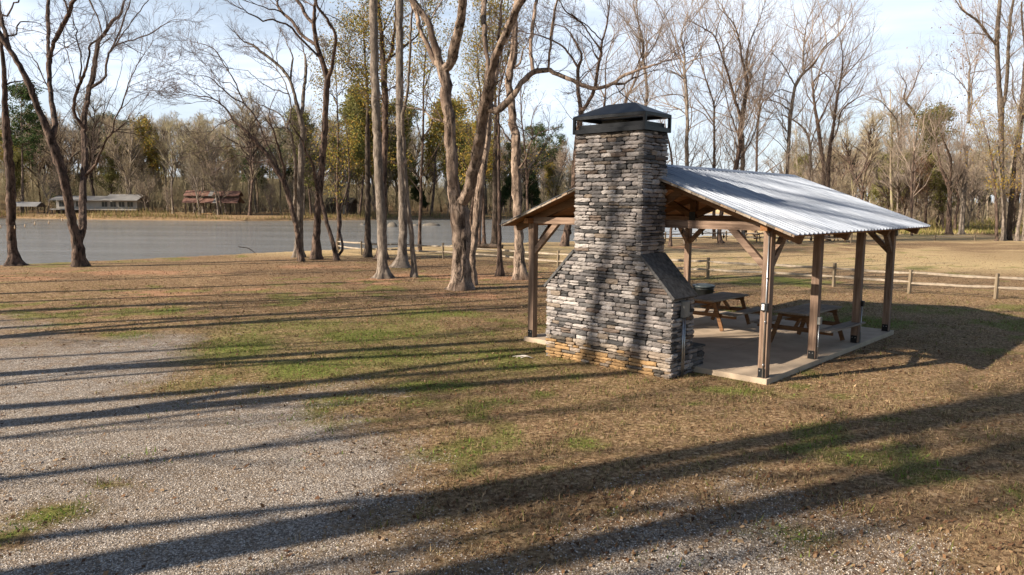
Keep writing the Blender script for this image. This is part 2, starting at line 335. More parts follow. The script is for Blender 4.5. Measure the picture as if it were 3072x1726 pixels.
def ground_mat():
    m, t, b = new_mat('ground_mix'); P = coords(t)
    def att(n): a = N(t, 'ShaderNodeAttribute', attribute_name=n); return a.outputs['Fac']
    fine = noise(t, P, 26, 6, .75); mid = noise(t, P, 3.2, 5, .65); big = noise(t, P, .32, 4, .6)
    clump = noise(t, P, 15.0, 8, .84, .2); v2 = N(t, 'ShaderNodeTexVoronoi', i_Scale=20.0); L(t, P, v2.inputs['Vector'])
    vs_ = N(t, 'ShaderNodeSeparateColor'); L(t, v2.outputs['Color'], vs_.inputs[0]); leafc = ramp(t, vs_.outputs[0], [(0, (.06, .036, .02)), (.5, (.19, .12, .068)), (.85, (.36, .24, .14)), (1, (.55, .41, .26))])
    dry = ramp(t, clump, [(.38, (.05, .028, .015)), (.46, (.20, .122, .062)), (.54, (.43, .29, .165)), (.65, (.66, .49, .31))])
    dry = mixc(t, ramp(t, mid, [(.46, 0.0), (.66, .6)]), dry, ramp(t, clump, [(.40, (.06, .045, .016)), (.52, (.21, .165, .062)), (.64, (.40, .32, .14))]))
    dry = mixc(t, ramp(t, big, [(.42, 0.0), (.68, .55)]), dry, ramp(t, clump, [(.40, (.09, .05, .026)), (.62, (.36, .23, .13))]))
    dry = mixc(t, mth(t, 'MULTIPLY', mth(t, 'GREATER_THAN', vs_.outputs[1], .72), .75), dry, leafc)
    grn = ramp(t, clump, [(.38, (.03, .04, .008)), (.50, (.14, .175, .03)), (.64, (.29, .34, .07))])
    cly = ramp(t, mid, [(.3, (.27, .135, .07)), (.7, (.48, .285, .17))])
    lit = mixc(t, .55, ramp(t, clump, [(.38, (.05, .029, .016)), (.5, (.20, .125, .068)), (.64, (.42, .29, .165))]), leafc)
    vo = N(t, 'ShaderNodeTexVoronoi', i_Scale=42.0); L(t, P, vo.inputs['Vector'])
    hs = N(t, 'ShaderNodeSeparateColor'); L(t, vo.outputs['Color'], hs.inputs[0])
    grv = ramp(t, hs.outputs[0], [(0, (.19, .16, .13)), (.35, (.38, .33, .285)), (.7, (.55, .49, .425)), (1, (.70, .64, .57))])
    grv = mixc(t, ramp(t, vo.outputs['Distance'], [(.3, 0.0), (.75, .75)]), grv, (.09, .07, .055))
    grv = mixc(t, ramp(t, mid, [(.46, 0.0), (.62, .6)]), grv, mixc(t, .6, (.20, .14, .09), leafc)); grv = mixc(t, ramp(t, big, [(.42, 0.0), (.62, .5)]), grv, (.22, .165, .115))
    def thr(a, n, w): return mth(t, 'MULTIPLY', mth(t, 'SUBTRACT', mth(t, 'ADD', a, mth(t, 'MULTIPLY', n, .8)), .78), w, True)
    dry = mixc(t, mth(t, 'MULTIPLY', att('gold'), .85), dry, ramp(t, clump, [(.40, (.36, .26, .125)), (.62, (.70, .54, .31))]))
    c = mixc(t, mth(t, 'MULTIPLY', thr(att('litter'), mid, 2.5), .8), dry, lit)
    c = mixc(t, mth(t, 'MULTIPLY', thr(att('clay'), mid, 3.0), .9), c, cly)
    c = mixc(t, mth(t, 'MULTIPLY', thr(att('green'), clump, 1.6), .8), c, grn)
    gm = thr(mth(t, 'MULTIPLY', att('gravel'), 1.15), mth(t, 'ADD', mth(t, 'MULTIPLY', clump, .7), mth(t, 'MULTIPLY', mid, .3)), 2.2)
    c = mixc(t, gm, c, grv); L(t, c, b.inputs['Base Color']); b.inputs['Roughness'].default_value = .95; b.inputs['Specular IOR Level'].default_value = .1
    hgt = mth(t, 'ADD', mth(t, 'MULTIPLY', mth(t, 'ADD', clump, mth(t, 'MULTIPLY', fine, .4)), 1.3), mth(t, 'MULTIPLY', mth(t, 'SUBTRACT', 1.0, vo.outputs['Distance']), mth(t, 'MULTIPLY', gm, .6)))
    bump(t, b, hgt, .9, .035); return m
obj('ground', gme, ground_mat()).__setitem__('kind', 'structure')

# water
def water_mat():
    m, t, b = new_mat('river_water'); n1 = noise(t, coords(t, (.5, 1.9, 1)), 1.3, 5, .62, .6); n2 = noise(t, coords(t, (.03, .16, 1)), 1, 5); n3 = noise(t, coords(t, (.10, .5, 1)), 1, 6, .7)
    L(t, ramp(t, n2, [(.35, (.15, .15, .14)), (.65, (.22, .22, .215))]), b.inputs['Base Color'])
    b.inputs['Roughness'].default_value = .12; b.inputs['IOR'].default_value = 1.33; b.inputs['Specular IOR Level'].default_value = .5
    bump(t, b, mth(t, 'ADD', mth(t, 'MULTIPLY', n1, .35), mth(t, 'MULTIPLY', n3, 1.6)), 1.0, .28); return m
me = mesh('river', [(-900, -300, WZL), (1200, -300, WZL), (1200, 1200, WZL), (-900, 1200, WZL)], [(0, 1, 2, 3)])
obj('river', me, water_mat()).__setitem__('kind', 'structure')

# ------------------------------------------------------------------ ground cover near the camera
def scatter(n, x0, x1, y0, y1, dens):
    P = np.column_stack([rng.uniform(x0, x1, n), y0+(y1-y0)*rng.uniform(0, 1, n)**1.7])
    P = P[np.abs(P[:, 0]) < P[:, 1]*.74+1.5]; m = masks(P)
    keep = rng.uniform(0, 1, len(P)) < dens(*m); return P[keep], [q[keep] for q in m]
C43, S43 = math.cos(-.7582), math.sin(-.7582); PW = 5.5216
def uvw(u, v, z=0):
    return (4.3671+(u-PW)*C43-v*S43, 12.299+(u-PW)*S43+v*C43, z)
def uv_of(P):
    dx, dy = P[:, 0]-4.3671, P[:, 1]-12.299; return PW+dx*C43+dy*S43, -dx*S43+dy*C43
def off_slab(P):
    u, v = uv_of(P); return ~(((u > -.1) & (u < PW+.08) & (v > -.1) & (v < 6.95)) | ((u > 1.3) & (u < 4.2) & (v > -.95) & (v < .3)))
def blades(name, P, h, w, lean, col, label, cat):
    n = len(P); a = rng.uniform(0, 2*math.pi, n); z = height(P); d = np.column_stack([np.cos(a), np.sin(a), np.zeros(n)])
    ln = rng.normal(0, 1, (n, 3))*lean; base = np.column_stack([P, z-.004])
    V = np.stack([base-d*w[:, None], base+d*w[:, None], base+ln*h[:, None]+np.column_stack([np.zeros((n, 2)), h])], 1).reshape(-1, 3)
    F = np.arange(3*n).reshape(-1, 3); o = obj(name, mesh(name, V, F, False, np.repeat(col, 3, 0)), LEAFG); tag(o, label, cat, None, 'stuff'); return o
LEAFG = col_mat('blade', .85, 2, (.8, 1.2), 0, True)
P, m = scatter(900000, -16, 20, 5.0, 26, lambda g, gn, c, l: np.clip(1.0-g*1.25, 0, 1)*(1-.8*c)*.9)
k = off_slab(P); P = P[k]; m = [q[k] for q in m]; n = len(P)
green = rng.uniform(0, 1, n) < (m[1]*.40+.10+.25*np.clip(1-np.hypot((P[:, 0]+3)/7, (P[:, 1]-15)/6), 0, 1)); r1 = rng.uniform(.55, 1.3, (n, 1))
col = np.where(green[:, None], np.array([[.17, .19, .045]]), np.where(rng.uniform(0, 1, (n, 1)) < .45+.3*m[3][:, None], np.array([[.21, .13, .075]]), np.array([[.44, .325, .18]])))*r1*(.55+.6*vnoise(P, .35, 62)[:, None])
cl = np.clip(vnoise(P, .22, 61)*1.7-.35, .15, 1.2); hh = rng.uniform(.015, .042, n)*(1+.25*green)*cl; blades('lawn_grass', P, hh, hh*.10+.0030, .8, col, 'short dry and green grass blades growing over the lawn', 'grass')
P, m = scatter(420000, -9, 12, 5.0, 13, lambda g, gn, c, l: np.clip(1.0-g*1.2, .02, 1)*(1-.8*c)*.8)
P = P[off_slab(P)]; n = len(P); gg = rng.uniform(0, 1, n) < .10+.5*np.exp(-((P[:, 0]+3.5)/6)**2-((P[:, 1]-15)/5)**2)
col = np.where(gg[:, None], np.array([[.17, .19, .045]]), np.where(rng.uniform(0, 1, (n, 1)) < .4, np.array([[.24, .15, .085]]), np.array([[.50, .37, .21]])))*rng.uniform(.5, 1.25, (n, 1))
hh = rng.uniform(.018, .045, n)*np.clip(vnoise(P, .18, 63)*1.6-.2, .25, 1.2); blades('near_grass', P, hh, np.full(n, .0022), 1.1, col, 'thin dry grass blades covering the lawn nearest the camera', 'grass')
# clover patches
P, m = scatter(200000, -14, 16, 5.5, 22, lambda g, gn, c, l: np.clip(gn*1.5-.75, 0, .7)*np.where(g > .6, .3, .8))
P = P[off_slab(P)]; n = len(P)
hh = rng.uniform(.010, .026, n)
blades('weeds', P, hh, np.full(n, .011), 1.4, np.array([[.14, .21, .035]])*rng.uniform(.5, 1.4, (n, 1)), 'bright green low weeds in patches on the lawn', 'weeds')
# fallen leaves
def flats(name, P, s, col, label, cat, tilt=.5, lift=.012, mat=None):
    n = len(P); z = height(P)+lift; a = rng.uniform(0, 2*math.pi, n)
    u = np.column_stack([np.cos(a), np.sin(a), rng.normal(0, tilt, n)]); v = np.column_stack([-np.sin(a), np.cos(a), rng.normal(0, tilt, n)])
    c = np.column_stack([P, z]); s = s[:, None]
    V = np.stack([c-u*s, c-v*s*.6, c+u*s, c+v*s*.6], 1).reshape(-1, 3); F = np.arange(4*n).reshape(-1, 4)
    o = obj(name, mesh(name, V, F, False, np.repeat(col, 4, 0)), mat or LEAFG); return tag(o, label, cat, None, 'stuff')
P, m = scatter(230000, -26, 30, 5.0, 46, lambda g, gn, c, l: (.16+.8*l)*(1-.65*g))
P = P[off_slab(P)]; n = len(P)
pal = np.array([[.19, .10, .055], [.29, .18, .10], [.11, .06, .035], [.42, .29, .17], [.22, .12, .06]])
flats('fallen_leaves', P, rng.uniform(.012, .034, n), pal[rng.integers(0, 5, n)]*rng.uniform(.6, 1.2, (n, 1)), 'brown fallen leaves lying over the lawn and dirt', 'leaves')
# gravel stones
P, m = scatter(330000, -9, 9, 5.0, 13.0, lambda g, gn, c, l: np.clip(g*1.5-.35, 0, 1)*.8)
n = len(P); s = rng.uniform(.004, .0105, n); oc = np.array([(1, 0, 0), (0, 1, 0), (-1, 0, 0), (0, -1, 0), (0, 0, 1)], float)
a = rng.uniform(0, 6.28, n); ca, sa = np.cos(a)[:, None], np.sin(a)[:, None]; e = rng.uniform(.6, 1.3, (n, 1))
X = (oc[None, :, 0]*ca-oc[None, :, 1]*sa*e); Y = (oc[None, :, 0]*sa+oc[None, :, 1]*ca*e)
Z = np.tile(oc[None, :, 2]*.7, (n, 1)); J = rng.normal(0, .22, (n, 5, 3))
V = (np.stack([X, Y, Z], -1)+J)*s[:, None, None]+np.column_stack([P, height(P)+.001])[:, None, :]
F = (np.array([(0, 1, 4), (1, 2, 4), (2, 3, 4), (3, 0, 4)])[None]+np.arange(n)[:, None, None]*5).reshape(-1, 3)
pal = np.array([[.52, .465, .41], [.42, .37, .325], [.62, .565, .50], [.28, .235, .195], [.47, .39, .30]])
tag(obj('gravel', mesh('gravel', V.reshape(-1, 3), F, False, np.repeat(pal[rng.integers(0, 5, n)]*rng.uniform(.75, 1.15, (n, 1)), 5, 0)), col_mat('gravel_stone', .9, 40, (.8, 1.15), 0)),
    'pale crushed gravel stones of the parking area', 'gravel', None, 'stuff')
# twigs lying about
stk = MB()
for i in range(70):
    x, y = random.uniform(-14, 14), random.uniform(7, 30)
    if not off_slab(np.array([[x, y]]))[0]: continue
    a = random.uniform(0, 6.28); l = random.uniform(.08, .3); z = gz(x, y)+.012
    stk.tube([(x, y, z), (x+math.cos(a)*l*.5, y+math.sin(a)*l*.5, z+.02), (x+math.cos(a+.3)*l, y+math.sin(a+.3)*l, z+.004)], (.007, .006, .003), 4)
tag(stk.build('fallen_twigs', TWIGF, None, True), 'small pale broken twigs scattered on the lawn', 'twigs', None, 'stuff')

# ------------------------------------------------------------------ concrete pad
YAW = -.7582; PL = 6.65
def to_world(u, v): return uvw(u, v)[:2]
pad = MB()
def padpt(u, v, z): x, y = to_world(u, v); return (x, y, z)
u0, u1, v0, v1 = -.06, PW+.05, -.06, PL+.28
us = [u0, 1.9, 3.8, u1]; vs = [v0, 2.3, 4.6, v1]; g = .006
for i in range(3):
    for j in range(3):
        a, b = us[i]+(g if i else 0), us[i+1]-(g if i < 2 else 0); c, d = vs[j]+(g if j else 0), vs[j+1]-(g if j < 2 else 0)
        pad.add([padpt(a, c, -.3), padpt(b, c, -.3), padpt(b, d, -.3), padpt(a, d, -.3), padpt(a, c, .097), padpt(b, c, .097), padpt(b, d, .097), padpt(a, d, .097)], BOXF)
pad.add([padpt(u0+.02, v0+.02, -.3), padpt(u1-.02, v0+.02, -.3), padpt(u1-.02, v1-.02, -.3), padpt(u0+.02, v1-.02, -.3), padpt(u0+.02, v0+.02, .082), padpt(u1-.02, v0+.02, .082), padpt(u1-.02, v1-.02, .082), padpt(u0+.02, v1-.02, .082)], BOXF)
pad.build('pavement', CONC, None, bevel=.006)['kind'] = 'structure'

# ------------------------------------------------------------------ pavilion
pav = thing('picnic_pavilion', 'open timber picnic pavilion with corrugated metal gable roof on a concrete pad', 'pavilion', uvw(0, 0), YAW)
PZ = .097; UR = 2.7608; RZ = 3.843; SL = .3752; EL, ER = -.5407, 6.0624; RV0, RV1 = -.3323, 7.3588
def roofz(u): return RZ-abs(u-UR)*SL
VS = [0, 2.18, 4.54, 6.65]; PS = .15
postobj = {}
for su, ub in ((0, 0.0), (1, PW-PS)):
    for vi, v in enumerate(VS):
        o = MB().box((ub, v, PZ+.004), (ub+PS, v+PS, 2.62)).build('post', WZ, pav, bevel=.006); postobj[(su, vi)] = o
        br = MB()
        for s in (-1, 1):
            y = v-.006 if s < 0 else v+PS+.006
            br.box((ub+.012, y-.004, PZ+.003), (ub+PS-.012, y+.004, PZ+.165))
        br.box((ub-.004, v-.004, PZ), (ub+PS+.004, v+PS+.004, PZ+.012))
        b = br.build('bracket', BLK, o, bevel=.002)
        for dx in (.045, .105):
            MB().tube([(ub+dx, v-.022, PZ+.12), (ub+dx, v-.008, PZ+.12)], .011, 8).build('bolt', GALV, b)
for v in VS:
    MB().box((.002, v+.003, 2.622), (PW-.002, v+PS-.003, 2.765)).build('tie_beam', WX, pav, bevel=.005)
    for s in (0, 1):
        a = EL+.16 if s == 0 else ER-.07
        p = (a, v+PS/2, roofz(a)-.145); q = (UR, v+PS/2, roofz(UR)-.145)
        MB().bar(p, q, .125, .145).build('rafter', OX, pav, bevel=.004)
    if v > 0 or True:
        MB().box((UR-.07, v+.012, 2.767), (UR+.07, v+PS-.012, 3.62)).build('king_post', OX, pav, bevel=.004)
        for s in (-1, 1):
            e = UR+s*.95
            MB().bar((UR+s*.08, v+PS/2, 2.84), (e, v+PS/2, roofz(e)-.2), .10, .13).build('strut', OX, pav, bevel=.004)
            pl = MB().box((UR-.07, v-.002, 2.70), (UR+.07, v+.004, 2.90))
        pl.build('gusset_plate', BLK, pav)
def brace(p, q, m): MB().bar(p, q, .10, .115).build('brace', m, pav, bevel=.004)
for vi, v in enumerate(VS):
    vc = v+PS/2
    if vi in (0, 3):
        brace((.1, vc, 1.98), (.82, vc, 2.70), WX); brace((PW-.1, vc, 1.98), (PW-.82, vc, 2.70), WX)
    for ub in (PS/2, PW-PS/2):
        if vi in (0, 3) or ub > 1:
            if vi < 3 and not (ub > 1 and vi in (1, 2)): brace((ub, vc+.02, 1.98), (ub, vc+.74, 2.70), WY)
            if vi == 3: brace((ub, vc-.02, 1.98), (ub, vc-.74, 2.70), WY)
for ub in (.012, PW-PS+.012):
    MB().box((ub, -.18, 2.626), (ub+.126, RV1-.25, 2.742)).build('plate_beam', OY, pav, bevel=.004)
# deck boards and metal sheets
def slope_pt(s, d, v, off):            # d metres down the slope, off above the roof plane
    c = 1/math.hypot(1, SL); sn = SL*c
    return (UR+s*(d*c+off*sn), v, RZ-d*sn+off*c)
DL = (ER-UR)*math.hypot(1, SL)
for s in (-1, 1):
    dk = MB(); ends = MB(); d = .02; i = 0; random.seed(5+s)
    while d < DL-.03:
        w = min(.15, DL-.01-d); a = RV0+.012+random.uniform(0, .012); b = RV1-.01
        for va, vb, tgt, t0, t1 in ((a, b, dk, -.062, -.024),):
            V = [slope_pt(s, d+.003, va, t0), slope_pt(s, d+w-.003, va, t0), slope_pt(s, d+w-.003, vb, t0), slope_pt(s, d+.003, vb, t0),
                 slope_pt(s, d+.003, va, t1), slope_pt(s, d+w-.003, va, t1), slope_pt(s, d+w-.003, vb, t1), slope_pt(s, d+.003, vb, t1)]
            tgt.add(V, BOXF)
        va = a-.022-random.uniform(0, .012); vb = a-.001; cc = random.choice([(.30, .25, .20), (.22, .18, .145), (.36, .30, .24), (.14, .115, .09), (.33, .24, .17)])
        V = [slope_pt(s, d+.004, va, -.066), slope_pt(s, d+w-.004, va, -.066), slope_pt(s, d+w-.004, vb, -.066), slope_pt(s, d+.004, vb, -.066),
             slope_pt(s, d+.004, va, -.022), slope_pt(s, d+w-.004, va, -.022), slope_pt(s, d+w-.004, vb, -.022), slope_pt(s, d+.004, vb, -.022)]
        ends.add(V, BOXF, cc); d += w
    dk.build('roof_decking', OY, pav); ends.build('rake_boards', col_mat('board_end', .9, 30, (.6, 1.2)), pav, col=True)
    # ribbed sheet
    pit = .19; prof = []
    v = RV0-.03
    while v < RV1+.01:
        for dv, z in ((0, 0), (.10, 0), (.112, .036), (.145, .036), (.157, 0)): prof.append((min(v+dv, RV1+.03), z))
        v += pit
    jit = np.random.default_rng(3)
    nd = 10; V = []; F = []
    for k in range(nd+1):
        d = (DL+.02)*k/nd
        for pv, z in prof: V.append(slope_pt(s, d, pv, -.018+z+jit.normal(0, .0012)))
    n = len(prof)
    for k in range(nd):
        for i in range(n-1): F.append((k*n+i, k*n+i+1, (k+1)*n+i+1, (k+1)*n+i))
    mm = MB().add(V, F).build('roof_sheet', ROOFM, pav); so = mm.modifiers.new('thick', 'SOLIDIFY'); so.thickness = .003; so.offset = 1
rc = MB(); pts = []
for s, o_ in ((-1, .017), (1, .017)):
    V = [slope_pt(s, 0, RV0-.05, o_+.004), slope_pt(s, .17, RV0-.05, o_), slope_pt(s, .17, RV1+.04, o_), slope_pt(s, 0, RV1+.04, o_+.004),
         slope_pt(s, .17, RV0-.05, o_-.012), slope_pt(s, .17, RV1+.04, o_-.012)]
    rc.add(V, [(0, 1, 2, 3), (1, 4, 5, 2)])
rc.build('ridge_cap', ROOFM, pav)
# conduits, outlets
def conduit(parent, x, y, z0, z1, r=.012, name='conduit'):
    m = MB().tube([(x, y, z0), (x, y, z1)], r, 10)
    for k in np.arange(z0+.35, z1, .75): m.tube([(x, y, k), (x, y, k+.03)], r*1.5, 10)
    return m.build(name, GALV, parent, True)
P1o = postobj[(1, 0)]
conduit(P1o, PW-.045, -.020, -.04, 2.70); MB().box((PW-.125, -.05, 1.26), (PW-.0, -.004, 1.40)).build('outlet_box', BLK, P1o, bevel=.006)
MB().box((PW-.105, -.056, 1.28), (PW-.055, -.051, 1.335)).box((PW-.105, -.056, 1.338), (PW-.055, -.051, 1.38)).build('outlet_cover', plain_mat('white_plastic', (.75, .75, .73), .4), P1o, bevel=.002)
P2o = postobj[(1, 1)]
MB().box((PW+.003, 2.19, .78), (PW+.06, 2.29, .92)).build('outlet_box', GREYP, P2o, bevel=.005); conduit(P2o, PW+.02, 2.24, -.02, .78, .01)
P3o = postobj[(1, 2)]
MB().box((PW+.003, 4.60, .90), (PW+.06, 4.69, 1.02)).build('outlet_box', BLK, P3o, bevel=.005); conduit(P3o, PW+.02, 4.64, -.02, .90, .01)
for key in ((1, 3),):
    MB().box((PW+.003, 6.70, 2.36), (PW+.05, 6.76, 2.50)).build('floodlight', GREYP, postobj[key], bevel=.004)
BULB = plain_mat('bulb_dark', (.06, .045, .03), .2)
# festoon of bulbs inside the roof
sl = thing('string_light', 'dark string light sagging under the pavilion roof beams', 'string light', uvw(.3, 1, 2.6), YAW)
cb = MB(); bb = MB()
for ua, va, ub_, vb in ((.3, .12, .3, 6.6), (5.2, .3, 5.2, 6.6), (.3, 2.2, 5.2, 2.25)):
    pts = []
    for k in range(41):
        t = k/40; sag = -.13*abs(math.sin(t*math.pi*4)); pts.append((ua+(ub_-ua)*t-.3, va+(vb-va)*t-1, 2.58+sag-2.6))
        if k % 4 == 2:
            p = pts[-1]; MB().tube([(p[0], p[1], p[2]), (p[0], p[1], p[2]-.035), (p[0], p[1], p[2]-.05), (p[0], p[1], p[2]-.075), (p[0], p[1], p[2]-.095)], (.013, .014, .024, .024, .008), 8).build('bulb', BULB, sl, True)
    cb.tube(pts, .004, 5)
cb.build('cable', BLK, sl, True); 

# ------------------------------------------------------------------ fireplace and chimney
FU, FV = 2.7545, -.5
fp = thing('stone_fireplace', 'tall stacked-stone outdoor fireplace and chimney with black metal cap at the pavilion end', 'fireplace', uvw(FU, FV), YAW)
BL, BR, VB, VK = 1.32-FU, 4.189-FU, -.8985-FV, -.15-FV
SLU, SRU, VSK = 2.0-FU, 3.5125-FU, -.106-FV
HB, HS, HC = 1.44, 2.136, 4.352; HV = .27-FV; HZ = .43
SM = MB()
pal = [((.34, .295, .27), 6), ((.43, .38, .345), 6), ((.26, .225, .205), 5), ((.075, .07, .068), 2.4), ((.13, .12, .115), 3.6), ((.27, .21, .16), 1.0), ((.19, .14, .11), 1.0), ((.46, .41, .375), 1.6), ((.16, .145, .14), 4)]
pw = np.array([w for _, w in pal]); pw /= pw.sum(); srg = np.random.default_rng(11)
def stone(fr, a, b, z0, z1, dep, col):
    nxs = max(3, min(7, int((b-a)/.055)+2)); nzs = 4; out = srg.uniform(-.008, .034)
    xs = np.linspace(a, b, nxs); zs = np.linspace(z0, z1, nzs); V = []; tilt = srg.normal(0, .006)
    for j, z in enumerate(zs):
        for i, x in enumerate(xs):
            ed = (i in (0, nxs-1)) + (j in (0, nzs-1))
            o = out-(.010 if ed == 1 else .018 if ed == 2 else 0)+srg.normal(0, .0045)
            dx = srg.normal(0, .004)+(srg.uniform(.002, .012)*(1 if i == 0 else -1) if ed == 2 else 0)
            dz = srg.normal(0, .0028)+tilt*(x-a-(b-a)/2)*2+(srg.uniform(.002, .010)*(1 if j == 0 else -1) if ed == 2 else 0)
            V.append(fr(x+dx, z+dz, o))
    F = []
    for j in range(nzs-1):
        for i in range(nxs-1): F.append((j*nxs+i, j*nxs+i+1, (j+1)*nxs+i+1, (j+1)*nxs+i))
    ring = list(range(nxs))+[j*nxs+nxs-1 for j in range(1, nzs)]+[(nzs-1)*nxs+i for i in range(nxs-2, -1, -1)]+[j*nxs for j in range(nzs-2, 0, -1)]
    base = len(V)
    for r in ring:
        i, j = r % nxs, r//nxs; V.append(fr(xs[i], zs[j], -dep))
    m = len(ring)
    for q in range(m): F.append((ring[(q+1) % m], ring[q], base+q, base+(q+1) % m))
    SM.add(V, F, col)
def stonework(fr, z0, z1, lo, hi, stain=False, dep=.10):
    z = z0
    while z < z1-.012:
        h = float(srg.choice([.048, .058, .068, .08, .10], p=[.08, .22, .30, .26, .14]))
        if z1-z-h < .035: h = z1-z
        zm = z+h/2; a, b = lo(zm), hi(zm); x = a+srg.uniform(-.012, .008)
        while x < b-.01:
            w = float(srg.uniform(.12, .40))*(1.0 if h < .09 else .8); w = w if b-x-w > .09 else b-x+srg.uniform(-.008, .01)
            c = np.array(pal[srg.choice(len(pal), p=pw)][0])*srg.uniform(.70, 1.0)*np.array([.95, .98, 1.01])
            if stain and zm < .27-.09*(x-BL)/(BR-BL)*1.6+srg.normal(0, .08) and x < .9 and srg.random() < .9 : c = np.array([.32, .20, .095])*srg.uniform(.75, 1.25)
            elif stain and zm < .42: c = c*np.array([1.02, .92, .78])
            cuts = 1 if h < .095 or srg.random() < .6 else 2
            for k in range(cuts): stone(fr, x+.0045, x+w-.0045, z+h*k/cuts+.0045, z+h*(k+1)/cuts-.0045, dep, c*(srg.uniform(.85, 1.1) if cuts > 1 else 1))
            x += w
        z += h
def loF(z): return BL if z < HB else (BL+(SLU-BL)*(z-HB)/(HS-HB) if z < HS else SLU)
def hiF(z): return BR if z < HB else (BR+(SRU-BR)*(z-HB)/(HS-HB) if z < HS else SRU)
stonework(lambda x, z, o: (x, VB-o, z), -.05, HC, loF, hiF, True)
# right side (normal +u), left side (normal -u), back
stonework(lambda x, z, o: (BR+o, x, z), -.05, HB-.02, lambda z: VB, lambda z: HV if z < HZ else VK)
stonework(lambda x, z, o: (BL-o, -x, z), -.05, HB-.02, lambda z: -(HV if z < HZ else VK), lambda z: -VB)
stonework(lambda x, z, o: (SRU+o, x, z), HS-.3, HC, lambda z: VB, lambda z: VSK)
stonework(lambda x, z, o: (SLU-o, -x, z), HS-.3, HC, lambda z: -VSK, lambda z: -VB)
FBX = .5
stonework(lambda x, z, o: (-x, VK+o, z), HZ, HB, lambda z: -BR, lambda z: -FBX if z < 1.15 else -BL)
stonework(lambda x, z, o: (-x, VK+o, z), HZ, 1.15, lambda z: FBX, lambda z: -BL)
stonework(lambda x, z, o: (-x, VK+o, z), HB, HS, lambda z: -hiF(z), lambda z: -loF(z))
stonework(lambda x, z, o: (-x, VSK+o, z), HS, HC, lambda z: -SRU, lambda z: -SLU)
stonework(lambda x, z, o: (-x, HV+o, z), -.05, HZ, lambda z: -BR, lambda z: -BL)
SM.build('stonework', STONE, fp, col=True)
co = MB(); i_ = .035
co.box((BL+i_, VB+i_, -.1), (-FBX, VK-i_, HB)).box((FBX, VB+i_, -.1), (BR-i_, VK-i_, HB)).box((-FBX-.01, VB+i_+.003, -.1), (FBX+.01, VB+.25, HB-.004)).box((-FBX-.012, VB+i_+.006, 1.15), (FBX+.012, VK-i_-.003, HB-.002))
co.box((BL+i_, VK-.04, -.1), (BR-i_, HV-i_, HZ-.012)); co.box((SLU+i_, VB+i_+.001, HB-.001), (SRU-i_, VSK-i_, HC-.001))
P_ = [(BL+i_, HB), (BR-i_, HB), (SRU-i_, HS-.02), (SLU+i_, HS-.02)]
co.add([(x, VB+i_+.002, z) for x, z in P_]+[(x, VK-i_-.002, z) for x, z in P_], [(0, 1, 2, 3), (7, 6, 5, 4), (0, 4, 5, 1), (1, 5, 6, 2), (2, 6, 7, 3), (3, 7, 4, 0)])
co.build('mortar_core', MORT, fp)
MB().box((BL-.02, VK+.02, HZ), (BR+.02, HV+.03, HZ+.045)).build('hearth_slab', SLABM, fp, bevel=.008)
for s, xa, xb in ((-1, BL, SLU), (1, BR, SRU)):
    n_ = Vector((HS-HB, 0, abs(xb-xa)*1.0)).normalized(); n_ = Vector((s*n_.x, 0, n_.z)); d_ = Vector((xa-xb, 0, HB-HS)).normalized()
    A = Vector((xb, 0, HS))+d_*0; Bm = Vector((xa, 0, HB))+d_*.055; sb = MB()
    Ln = (Bm-A).length
    for (t0, t1, va, vb) in ((-.01, .56, VB-.035, VSK-.13), (-.01, .56, VSK-.125, VK+.035), (.565, 1, VB-.035, VK+.035)):
        p0, p1 = A+(Bm-A)*t0, A+(Bm-A)*t1; lo_, hi_ = n_*-.012, n_*.042
        V = [p0+lo_, p1+lo_, p1+hi_, p0+hi_]; V = [Vector((q.x, va, q.z)) for q in V]+[Vector((q.x, vb, q.z)) for q in V]
        F = [(0, 1, 2, 3), (7, 6, 5, 4), (1, 0, 4, 5), (2, 1, 5, 6), (3, 2, 6, 7), (0, 3, 7, 4)]
        if s < 0: F = [f[::-1] for f in F]
        sb.add([tuple(q) for q in V], F)
    sb.build('shoulder_slab', SLABM, fp, bevel=.006)
# cap
CL_, CR_, CV0, CV1 = 1.963-FU, 3.577-FU, -.9622-FV, -.106-FV+.0
cp = MB(); z0, z1 = HC-.001, 4.667
def ring(m, a, b, c, d, zl, zh, t):
    m.box((a, c, zl), (b, c+t, zh)); m.box((a, d-t, zl), (b, d, zh)); m.box((a, c+t, zl), (a+t, d-t, zh)); m.box((b-t, c+t, zl), (b, d-t, zh))
cf = MB(); ring(cf, CL_+.004, CR_-.004, CV0+.004, CV1-.004, z0, z0+.078, .04); ring(cf, CL_+.002, CR_-.002, CV0+.002, CV1-.002, z1-.058, z1, .04)
for x in (CL_, CR_-.05):
    for y in (CV0, CV1-.05): cf.box((x, y, z0-.001), (x+.05, y+.05, z1-.001))
ring(cf, CL_+.09, CR_-.09, CV0+.09, CV1-.09, z0+.02, z0+.165, .02)
cf.box((CL_+.05, CV0+.05, z0+.005), (CR_-.05, CV1-.05, z0+.03))
capo = thing('chimney_cap', None, None); capo.parent = fp; del_ = capo.keys()
cf.build('cap_frame', CAPM, capo, bevel=.003)
cr_ = MB(); e = .0; zt = z1+.235; rx = .30
V = [(CL_, CV0, z1+.002), (CR_, CV0, z1+.002), (CR_, CV1, z1+.002), (CL_, CV1, z1+.002), (-rx, (CV0+CV1)/2, zt), (rx, (CV0+CV1)/2, zt)]
cr_.add(V, [(0, 1, 5, 4), (1, 2, 5), (2, 3, 4, 5), (3, 0, 4), (3, 2, 1, 0)]); cr_.build('cap_roof', CAPM, capo)
fl = MB(); ring(fl, -.35, .1, -.1+(CV0+CV1)/2, .14+(CV0+CV1)/2, z0+.02, z0+.25, .03); fl.build('flue', SLABM, capo)
